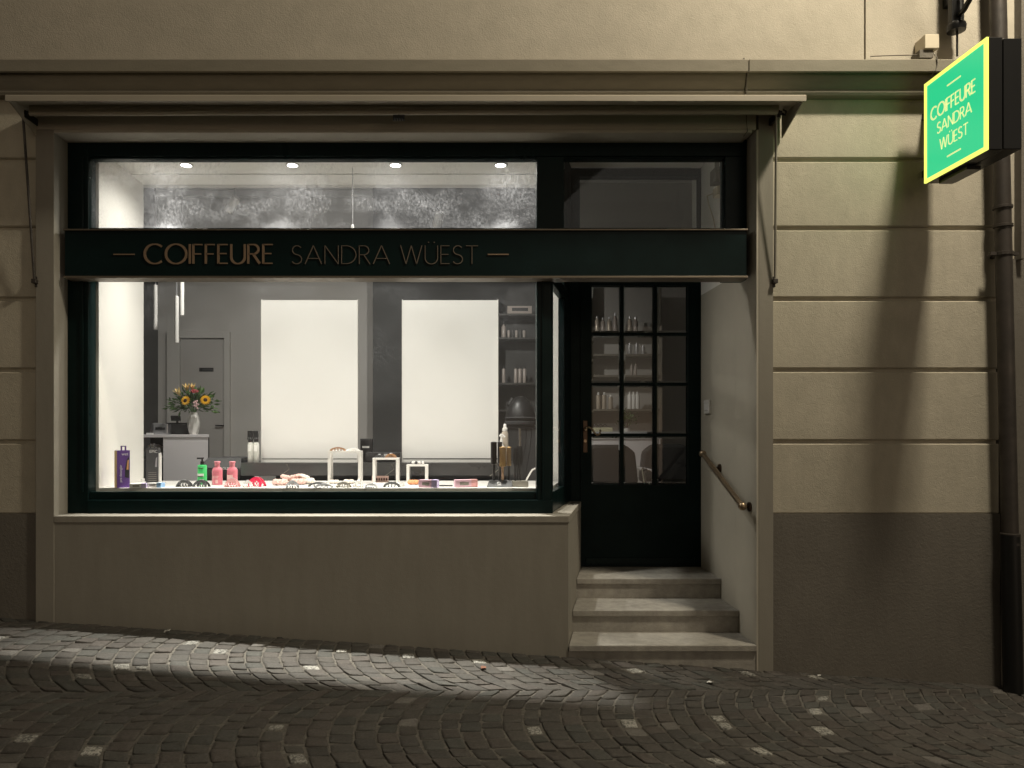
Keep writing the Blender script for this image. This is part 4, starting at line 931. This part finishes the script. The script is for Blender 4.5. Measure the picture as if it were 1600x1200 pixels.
scrunchie(446, 756, .024, 'scrP', 'small blush scrunchie on top of the heap, left of the cream ones', .034, 15)
scrunchie(462, 756, .026, 'scrP', 'blush scrunchie on top of the middle of the heap', .036, -12)
scrunchie(475, 756, .024, 'scrW', 'cream scrunchie on top of the right side of the heap', .036, 20)
scrunchie(646, 757, .026, 'peach', 'peach scrunchie in front of the smallest white stand')
scrunchie(545, 755.5, .024, 'scrW', 'pale scrunchie inside the tallest white stand')
scrunchie(522, 755.5, .022, 'scrW', 'pale scrunchie by the left leg of the tallest white stand')
# pump bottle and shampoo bottles
y = sy(756.5); x = xx(316, y); t = thing('pump_bottle', (x, y, Z_SHELF), 'bright green bottle with black pump in the shop window', 'bottle')
MB().lathe([(.028, 0), (.0315, .004), (.0315, .128), (.027, .135), (.012, .137)], (x, y, Z_SHELF), 18).build('bottle', 'green', t, smooth=True)
part(t, 'label', 'paper', (x - .022, x + .020, y - .0335, y - .027, Z_SHELF + .058, Z_SHELF + .075)); part(t, 'label_band', 'black', (x - .02, x + .016, y - .0345, y - .0336, Z_SHELF + .052, Z_SHELF + .0575))
b = MB(); b.lathe([(.014, 0), (.014, .022), (.006, .024), (.006, .04), (.012, .042), (.012, .050)], (x, y, Z_SHELF + .1375), 12); b.box(x - .036, x - .002, y - .006, y + .006, Z_SHELF + .176, Z_SHELF + .187); b.build('pump', 'black', t)
part(t, 'print_line', 'leafd', (x - .018, x + .018, y - .0335, y - .025, Z_SHELF + .112, Z_SHELF + .117))
for (px, lab, lb) in ((339.5, 'pink shampoo bottle with plain printed front', 0), (363, 'pink shampoo bottle with pale square label', 1)):
    y = sy(757.5); x = xx(px, y); t = thing('shampoo_bottle', (x, y, Z_SHELF), lab, 'bottle', 'pink shampoo bottles')
    MB().lathe([(.033, 0), (.036, .005), (.0365, .095), (.034, .108), (.022, .122), (.016, .127)], (x, y, Z_SHELF), 18, 1, .7).build('bottle', 'pinkb', t, smooth=True)
    MB().lathe([(.018, 0), (.0185, .022), (.022, .025), (.022, .033), (.018, .036)], (x, y, Z_SHELF + .1275), 16, 1, .8).build('cap', 'pinkcap', t, smooth=True)
    part(t, 'label', 'palepink', *([(x - .028, x + .01, y - .0275, y - .023, Z_SHELF + .038, Z_SHELF + .07)] if lb else [(x - .022, x + .012, y - .0275, y - .023, Z_SHELF + .048, Z_SHELF + .052), (x - .022, x + .016, y - .0275, y - .023, Z_SHELF + .058, Z_SHELF + .062), (x - .004, x + .012, y - .0275, y - .023, Z_SHELF + .012, Z_SHELF + .036)]))
    part(t, 'print_line', 'pinkcap', (x - .022, x + .022, y - .0275, y - .022, Z_SHELF + .085, Z_SHELF + .090))
# white bridge stands and what lies on them
SZ = {}
for (a, c, py, top, lab) in ((512, 564, 755.5, 704.5, 'tallest of the three white bridge stands'), (582, 623, 754, 715.5, 'middle-sized of the three white bridge stands'), (635, 668.5, 753, 726, 'smallest of the three white bridge stands')):
    y = sy(py); h = zz(top, y) - Z_SHELF; x0, x1 = xx(a, y), xx(c, y); th = .013; t = thing('bridge_stand', ((x0 + x1) / 2, y, Z_SHELF), lab, 'display stand', 'white bridge stands'); dd = .10
    part(t, 'top', 'whitegloss', (x0, x1, y, y + dd, Z_SHELF + h - th, Z_SHELF + h), bevel=.001)
    for u in (x0, x1 - th * 1.6): part(t, 'leg', 'whitegloss', (u, u + th * 1.6, y, y + dd, Z_SHELF, Z_SHELF + h - th - .0003), bevel=.001)
    SZ[a] = (Z_SHELF + h, y + .05)
z, y = SZ[512]; claw(528, 0, .10, .020, 5, 'tortoise', 'dark clip lying on the tallest white stand', z, y=y); claw(552, 0, .08, .016, -5, 'pearl', 'white clip lying on the tallest white stand', z, y=y)
z, y = SZ[582]; claw(593, 0, .06, .018, 5, 'charcoal', 'grey clip lying on the middle white stand', z, y=y); claw(611, 0, .07, .024, -8, 'tortoise', 'brown tortoiseshell clip lying on the middle white stand', z, y=y)
z, y = SZ[635]; t = thing('beaded_clip', (xx(651, y), y, z), 'clip of pearl beads on the smallest white stand', 'hair clip')
part(t, 'bar', 'silver', (xx(641, y), xx(662, y), y - .004, y + .004, z, z + .004))
for i in range(8): MB().ball((xx(642.5 + i * 2.6, y), y + (-.004 if i % 2 else .003), z + .004 + .009), .009 + .002 * (i % 2), n=8, m=6).build('bead', 'pearl' if i % 3 else 'charcoal', t, smooth=True)
# carded clips, pastel boxes
y = sy(753.3); t = thing('clip_card', (xx(594, y), y, Z_SHELF), 'pink card of small clips leaning at the middle white stand', 'card')
b = MB(); b.prism([(y, Z_SHELF), (y + .002, Z_SHELF), (y + .014, Z_SHELF + .045), (y + .012, Z_SHELF + .045)], xx(581, y), xx(607, y), 'x'); b.build('card', 'scrP', t)
for i in range(6): part(t, 'clip', 'brown', (xx(584 + i * 3.8, y), xx(586 + i * 3.8, y), y - .004, y + .006, Z_SHELF + .012, Z_SHELF + .03))
t = flat_box(668, 762, .125, .05, .05, -14, 'pastel', 'lilac', 'pastel pink and lilac box beside the peach scrunchie', 'pastel_box'); t2 = flat_box(729, 761.5, .15, .05, .05, 14, 'pastel', 'pinkpl', 'pastel pink box nearest the brush stand', 'pastel_box')
tag(MB().box(xx(686, sy(760)), xx(707, sy(760)), sy(760), sy(760) + .04, Z_SHELF, Z_SHELF + .008).build('price_card', 'charcoal', bevel=.001), 'dark flat card lying between the two pastel boxes', 'card')
# brush stand with round brushes
y = sy(761.5); xb0, xb1 = xx(760, y), xx(826, y)
bs = thing('brush_stand', ((xb0 + xb1) / 2, y + .06, Z_SHELF), 'grey brush stand with a round white emblem at the right end of the shelf', 'display stand')
b = MB(); b.add([(xb0, y, Z_SHELF), (xx(801, y), y, Z_SHELF), (xx(800, y), y + .05, Z_SHELF + .042), (xb0 + .022, y + .05, Z_SHELF + .042), (xb0 + .022, y + .12, Z_SHELF), (xx(800, y), y + .12, Z_SHELF), (xx(800, y), y + .12, Z_SHELF + .042), (xb0 + .022, y + .12, Z_SHELF + .042)], [(0, 1, 2, 3), (3, 2, 6, 7), (0, 3, 7, 4), (1, 5, 6, 2), (4, 7, 6, 5), (0, 4, 5, 1)]); b.build('base', 'charcoal', bs, bevel=.002)
part(bs, 'side_block', 'greymetal', (xx(801.5, y), xb1, y + .02, y + .12, Z_SHELF, Z_SHELF + .04), bevel=.002)
b = MB(); nrm = Vector((0, -.042, .05)).normalized(); c = Vector((xx(780, y), y + .026, Z_SHELF + .0235)); up_ = Vector((0, .05, .042)).normalized()
ring = []
for i in range(20): a = 2 * math.pi * i / 20; ring.append(c + Vector((1, 0, 0)) * math.cos(a) * .012 + up_ * math.sin(a) * .012 + nrm * .002)
b.tube(ring + [ring[0]], .0013, 5); b.tube([c + nrm * .002 - up_ * .006, c + nrm * .002 + up_ * .006], .0016, 5); b.tube([c + nrm * .002 - up_ * .017 - Vector((.014, 0, 0)), c + nrm * .002 - up_ * .017 + Vector((.014, 0, 0))], .0016, 5); b.build('emblem', 'paper', bs)
def round_brush(px, yo, r, top, bl, hm, bm_, lab, barrel=None):
    yy = y + yo; x = xx(px, yy); z0 = Z_SHELF + .0425 if px < 800 else Z_SHELF + .0405; zt = zz(top, yy); hl = (zt - z0) * (1 - bl)
    t = thing('round_brush', (x, yy, z0), lab, 'hairbrush', 'brushes in the brush stand')
    MB().lathe([(.006, 0), (.009, .01), (.0075, hl * .6), (.010, hl)], (x, yy, z0), 12).build('handle', hm, t, smooth=True)
    MB().lathe([(.010, 0), (r * .9, .004), (r * .9, (zt - z0) * bl - .004), (.006, (zt - z0) * bl)], (x, yy, z0 + hl + .0003), 14).build('barrel', barrel or bm_, t, smooth=True)
    b = MB(); rn = random.Random(px); L = (zt - z0) * bl
    for i in range(16):
        for k in range(12):
            a = 2 * math.pi * (i + .5 * (k % 2)) / 16; h = z0 + hl + L * (.06 + .88 * k / 11); u = Vector((math.cos(a), math.sin(a), 0)); s = Vector((-u.y, u.x, 0)) * .0016
            p = Vector((x, yy, h)); b.add([p + u * r * .88 - s, p + u * r * .88 + s, p + u * r * 1.18 + Vector((0, 0, .001))], [(0, 1, 2)])
    o = b.build('bristles', bm_, t); o['kind'] = 'stuff'
round_brush(771.5, .07, .023, 690, .60, 'black', 'black', 'big black round brush at the left of the brush stand')
round_brush(781, .105, .018, 690, .58, 'black', 'charcoal', 'black round brush half hidden behind the gold one')
round_brush(785.5, .065, .024, 698, .60, 'wood', 'gold', 'gold round brush with pale wooden handle', 'gold')
round_brush(795, .085, .018, 698, .58, 'charcoal', 'brown', 'dark brown round brush right of the gold one', 'gold')
def paddle(px, yo, top, lab, hgt=.55):
    yy = y + yo; x = xx(px, yy); z0 = Z_SHELF + .0405 if px >= 800 else Z_SHELF + .0425; zt = zz(top, yy); t = thing('flat_brush', (x, yy, z0), lab, 'hairbrush', 'brushes in the brush stand')
    hl = (zt - z0) * .45
    MB().lathe([(.006, 0), (.009, .02), (.007, hl)], (x, yy, z0), 10).build('handle', 'charcoal', t, smooth=True)
    MB().lathe([(.008, 0), (.014, .02), (.015, (zt - z0) * .4), (.010, (zt - z0) * .55)], (x, yy, z0 + hl), 12, 1, .6).build('pad', 'black', t, smooth=True)
paddle(805, .07, 700, 'slim dark flat brush third from the right of the stand'); paddle(804.5 - 7.5 + 12, .10, 697, 'slim dark flat brush second from the right of the stand'); paddle(813.5, .075, 697, 'slim dark flat brush at the right end of the stand')
# styling products behind the stand
yy = 1.13; x = xx(789, yy)
t = thing('hairspray_can', (x, yy, ZC), 'beige hairspray can standing behind the brush stand', 'can'); MB().lathe([(.026, 0), (.027, .004), (.027, .22), (.02, .238), (.012, .242)], (x, yy, ZC), 16).build('can', 'beige', t, smooth=True); MB().lathe([(.020, 0), (.021, .022), (.012, .026), (.011, .05), (.006, .056)], (x, yy, ZC + .2425), 14).build('cap', 'whitegloss', t, smooth=True)
yy = 1.08; x = xx(783.5, yy)
t = thing('white_spray_bottle', (x, yy, ZC), 'white trigger spray bottle behind the gold brush', 'bottle'); MB().lathe([(.024, 0), (.025, .004), (.025, .12), (.012, .14), (.011, .155)], (x, yy, ZC), 16).build('bottle', 'whitegloss', t, smooth=True)
b = MB(); b.lathe([(.013, 0), (.013, .02)], (x, yy, ZC + .1555), 12); b.tube([(x - .012, yy - .004, ZC + .2), (x - .004, yy, ZC + .215), (x + .012, yy, ZC + .21), (x + .026, yy, ZC + .195)], .008, 8); b.tube([(x, yy, ZC + .175), (x, yy, ZC + .21)], .009, 8); b.build('trigger', 'whitegloss', t, smooth=True)
tag(MB().tube([(xx(812, .6), .62, Z_SHELF + .006), (xx(821, .6), .62, Z_SHELF + .012), (xx(826, .6), .62, Z_SHELF + .055), (xx(832, .6), .62, Z_SHELF + .10), (xx(846, .6), .62, Z_SHELF + .13), (xx(852, .6), .62, Z_SHELF + .06), (xx(853, .6), .62, Z_SHELF + .006)], .006, 8).build('white_cable', 'whitegloss', smooth=True), 'thick white cable looping up beside the window post', 'cable')

# --------------------------------------------------------------- far right of the salon: shelves, dryer, seating
def bottle(px, ytop, z0, y, w, m, lab, grp, cap='charcoal', k=0):
    x = xx(px, y); h = zz(ytop, y) - z0; t = thing('product_bottle', (x, y, z0), lab, 'bottle', grp)
    pr = [[(w * .95, 0), (w, .004), (w, h * .68), (w * .42, h * .8), (w * .4, h * .84)], [(w * .9, 0), (w, .01), (w, h * .8), (w * .7, h * .845)]][k]
    MB().lathe(pr, (x, y, z0), 12).build('bottle', m, t, smooth=True); MB().lathe([(w * .45, 0), (w * .45, h * .14), (w * .3, h * .155)], (x, y, z0 + h * .845), 10).build('cap', cap, t)
ysf = 3.6
def shelf_unit(name, pa, pb, boards, ytop, lab, y, back='roomdark', bm_='shelfdark'):
    t = thing(name, (xx((pa + pb) / 2, y), y + .12, FLOOR), lab, 'shelf'); x0, x1 = xx(pa, y), xx(pb, y)
    part(t, 'back_panel', back, (x0, x1, y + .24, y + .26, FLOOR, zz(ytop, y)))
    for u in (x0, x1 - .025): part(t, 'side_panel', bm_, (u, u + .025, y, y + .239, FLOOR, zz(ytop, y)))
    for p in boards: part(t, 'shelf_board', bm_, (x0 + .026, x1 - .026, y - .01, y + .239, zz(p, y) - .022, zz(p, y)), bevel=.002)
    return t
shelf_unit('product_shelf', 776, 868, [490, 527, 598, 640], 466, 'dark product shelf behind the hood dryer, right of the white panels', ysf)
t = thing('brand_display_box', (xx(812, ysf), ysf, zz(490, ysf)), 'white printed display box on the upper board of the dark shelf', 'box')
part(t, 'box', 'bottled', (xx(793, ysf), xx(831, ysf), ysf, ysf + .12, zz(490, ysf), zz(478, ysf)), bevel=.002); part(t, 'print', 'charcoal', (xx(800, ysf), xx(825, ysf), ysf - .002, ysf - .0005, zz(486, ysf), zz(481, ysf)))
bottle(787, 503, zz(527, ysf), ysf + .06, .026, 'bottled', 'pale bottle at the left end of the second shelf board', 'bottles on the dark product shelf')
for i, px in enumerate((795, 801, 807, 813, 819)): bottle(px, 514, zz(527, ysf), ysf + .06, .016, 'shelfdark' if i % 2 else 'bottled', ['first', 'second', 'third', 'fourth', 'fifth'][i] + ' small vial from the left on the second shelf board', 'bottles on the dark product shelf', k=1)
for i, px in enumerate((787, 806, 812.5, 819.5)): bottle(px, 572, zz(598, ysf), ysf + .06, .02, 'bottled', ['slim pale tube standing alone at the left of the third shelf board', 'left of three slim pale tubes on the third shelf board', 'middle of three slim pale tubes on the third shelf board', 'right of three slim pale tubes on the third shelf board'][i], 'bottles on the dark product shelf', k=1)
# hood dryer on a stand
yh = 2.6; x = xx(812, yh); hd = thing('hood_dryer', (x, yh, FLOOR), 'black hood dryer on a pole behind the brush stand', 'hood dryer')
zc = zz(655, yh)
b = MB(); b.lathe([(.12, -.09), (.15, -.075), (.155, -.02), (.145, .06), (.11, .15), (.05, .215), (.01, .225)], (x + .01, yh, zc), 20, 1, 1); b.build('hood', 'black', hd, smooth=True)
b = MB(); b.lathe([(.145, 0), (.165, .01), (.165, .03), (.15, .04)], (x + .012, yh - .02, zc - .06), 20); b.lathe([(.15, 0), (.162, .008), (.150, .02)], (x + .012, yh - .02, zc + .0), 20); b.build('visor', 'charcoal', hd, smooth=True)
MB().tube([(x - .09, yh, zc + .06), (x - .1, yh, zc + .14), (x - .06, yh, zc + .2)], .03, 10).build('hinge', 'black', hd, smooth=True)
MB().tube([(x + .0, yh, FLOOR + .06), (x + .0, yh, zc - .085)], .016, 10).build('pole', 'chrome', hd, smooth=True)
b = MB()
for i in range(5): a = i * 1.2566; b.tube([(x, yh, FLOOR + .07), (x + .25 * math.cos(a), yh + .25 * math.sin(a), FLOOR + .02)], .015, 6)
b.build('base', 'black', hd)
b = MB()
for k, dx in enumerate((.06, .11)): b.tube(bez((x + dx, yh, zc - .08), (x + dx + .02, yh, zc - .25), (x + dx - .04, yh, zc - .35), (x + dx - .05, yh, zc - .6)), .005, 5)
b.build('cable', 'black', hd)
# shelf seen through the door, with bottles
yq = 3.55
shelf_unit('wall_shelf', 915, 1034, [517.5, 553, 586, 639], 440, 'grey shelf with rows of bottles seen through the top of the door', yq, 'room', 'greymetal')
nm = ['first', 'second', 'third', 'fourth', 'fifth', 'sixth', 'seventh']
for i, (px, tp) in enumerate(((933, 494), (942, 496), (952, 495), (961, 489), (984, 494), (993, 495))): bottle(px, tp, zz(517.5, yq), yq + .05, .026, 'bottled' if i % 2 else 'beige', nm[i] + ' bottle from the left on the top board behind the door', 'bottles behind the door', 'silver')
for i, (px, tp) in enumerate(((984, 536), (995, 536), (1005, 540))): bottle(px, tp, zz(553, yq), yq + .05, .024, 'silver', nm[i] + ' bottle from the left on the second board behind the door', 'bottles behind the door', 'silver', 1)
for i, (px, tp) in enumerate(((987, 568), (993, 568))): bottle(px, tp, zz(586, yq), yq + .05, .016, 'bottled', nm[i] + ' slim tube from the left on the third board behind the door', 'bottles behind the door', 'bottled', 1)
for i, (px, tp) in enumerate(((935, 613), (944, 613), (954, 617), (984, 612), (990, 612), (996, 612))): bottle(px, tp, zz(639, yq) , yq + .05, .025, 'beige' if i < 3 else 'paper', nm[i] + ' tube from the left on the lowest board behind the door', 'bottles behind the door', 'paper', 1)
# low white cabinet, books, black tub chair, flower pot
yk = 3.2
wc = thing('low_cabinet', (xx(980, yk), yk, FLOOR), 'low pale cabinet below the bottle shelf, seen through the door', 'cabinet')
part(wc, 'body', 'desk', (xx(905, yk), xx(1032, yk), yk, yk + .3, FLOOR, zz(682, yk) - .03)); part(wc, 'top', 'desk', (xx(905, yk) - .01, xx(1032, yk) + .01, yk - .015, yk + .3, zz(682, yk) - .0295, zz(682, yk)), bevel=.003)
for p in (728, 745): part(wc, 'drawer_front', 'room', (xx(908, yk), xx(1030, yk), yk - .012, yk - .0005, zz(p + 15, yk), zz(p, yk)))
zt = zz(682, yk)
for i, (a, c, m, lab) in enumerate(((926, 962, 'charcoal', 'dark folder at the bottom of the pile behind the door'), (927, 958, 'book', 'lower yellowish book of the pile behind the door'), (928, 958, 'book', 'upper yellowish book of the pile behind the door'))):
    tag(MB().box(xx(a, yk), xx(c, yk), yk + .02, yk + .22, zt + .0002, zt + .03 + (.004 if i == 0 else 0)).build('book', m, bevel=.002), lab, 'book', 'pile of books'); zt += .0345 if i == 0 else .0305
tag(MB().tube([(xx(930 + 20 * i / 20, yk) , yk + .08, zt + .012 + .022 * abs(math.sin(i * .45))) for i in range(21)], .004, 6).build('spectacles', 'black'), 'thin black wire loops lying on the pile of books', 'spectacles')
pt_ = thing('potted_plant', (xx(984, yk), yk + .1, zz(682, yk)), 'dark small plant in a pale pot on the low cabinet behind the door', 'plant')
MB().lathe([(.035, 0), (.05, .09), (.046, .09), (.03, .02)], (xx(982, yk), yk + .12, zz(682, yk)), 14).build('pot', 'paper', pt_, smooth=True)
b = MB()
for i in range(90):
    c = Vector((xx(986, yk) + rnd.gauss(0, .045), yk + .12 + rnd.gauss(0, .035), zz(655, yk) + rnd.gauss(0, .05))); o1 = Vector((rnd.uniform(-1, 1), rnd.uniform(-1, 1), rnd.uniform(-.3, 1))).normalized(); s = o1.cross(Vector((rnd.random(), rnd.random(), .3))).normalized(); b.add([c, c + o1 * .02 + s * .009, c + o1 * .045, c + o1 * .02 - s * .009], [(0, 1, 2), (0, 2, 3)])
o = b.build('foliage', 'leafd', pt_); o['kind'] = 'stuff'
MB().tube([(xx(982, yk), yk + .12, zz(682, yk) + .03), (xx(985, yk), yk + .12, zz(660, yk))], .006, 6).build('stem', 'brown', pt_)
def salon_chair(px, y, sc, lab):
    x = xx(px, y); t = thing('salon_chair', (x, y, FLOOR), lab, 'chair', 'black salon chairs')
    b = MB(); b.x = Matrix.Translation((x, y, FLOOR)); b.prism([(-.28, .42), (.28, .42), (.30, .55), (-.30, .55)], -.25, .25); b.build('seat', 'blackmatte', t, bevel=.03)
    b = MB(); b.x = Matrix.Translation((x, y, FLOOR)); b.prism([(-.27, .56), (.27, .56), (.24, .85), (.15, .92), (-.15, .92), (-.24, .85)], .17, .27); b.build('backrest', 'charcoal', t, bevel=.03)
    for s in (-1, 1): b = MB(); b.x = Matrix.Translation((x, y, FLOOR)); b.tube([(s * .31, .2, .5), (s * .33, .2, .70), (s * .33, -.2, .70), (s * .31, -.22, .5)], .017, 8); b.build('armrest', 'chrome', t, smooth=True)
    b = MB(); b.x = Matrix.Translation((x, y, FLOOR)); b.lathe([(.27, 0), (.27, .015), (.05, .04), (.035, .05), (.035, .419)], (0, 0, 0), 20); b.build('pedestal', 'chrome', t, smooth=True)
salon_chair(958, 1.95, 1, 'black salon chair with chrome arms behind the left column of door panes'); salon_chair(1052, 2.3, 1, 'black salon chair with chrome arms behind the right column of door panes')

# ================================================================== LITTER ON THE STREET
def on_ground(px, py):
    dx, dz = (px - VX) / F, (VY - py) / F; t = (ground(0, -D) - CZ) / (dz + .0685 * dx - .02); x, y = t * dx, -D + t
    return x, y, ground(x, y)
for (px, py, m, lab, cat, nme) in ((755, 1045.5, 'leafr', 'small reddish dry leaf on the lit setts in front of the parapet', 'leaf', 'dry_leaf'), (1110, 1068, 'litter', 'crumpled white paper scrap in front of the steps', 'litter', 'paper_scrap'), (1277, 1057, 'litter', 'white cigarette stub near the plinth right of the steps', 'litter', 'cigarette_stub'), (261, 988, 'litter', 'pale scrap of paper at the foot of the parapet', 'litter', 'paper_scrap')):
    x, y, z = on_ground(px, py); b = MB(); s = .016
    if nme == 'cigarette_stub': b.tube([(x, y, z + .006), (x + .022, y + .006, z + .006)], .004, 6)
    else:
        vs = []
        for i in range(3):
            for j in range(3): vs.append((x + (i - 1) * s + rnd.uniform(-.004, .004), y + (j - 1) * s * .8 + rnd.uniform(-.004, .004), z + .004 + rnd.uniform(0, .014)))
        vs += [(a, c, e - .002) for a, c, e in vs]
        fc = [(0, 1, 4, 3), (1, 2, 5, 4), (3, 4, 7, 6), (4, 5, 8, 7)]; per = [0, 1, 2, 5, 8, 7, 6, 3]
        b.add(vs, fc + [tuple(9 + i for i in f[::-1]) for f in fc] + [(per[i], per[(i + 1) % 8], 9 + per[(i + 1) % 8], 9 + per[i]) for i in range(8)])
    tag(b.build(nme, m), lab, cat)
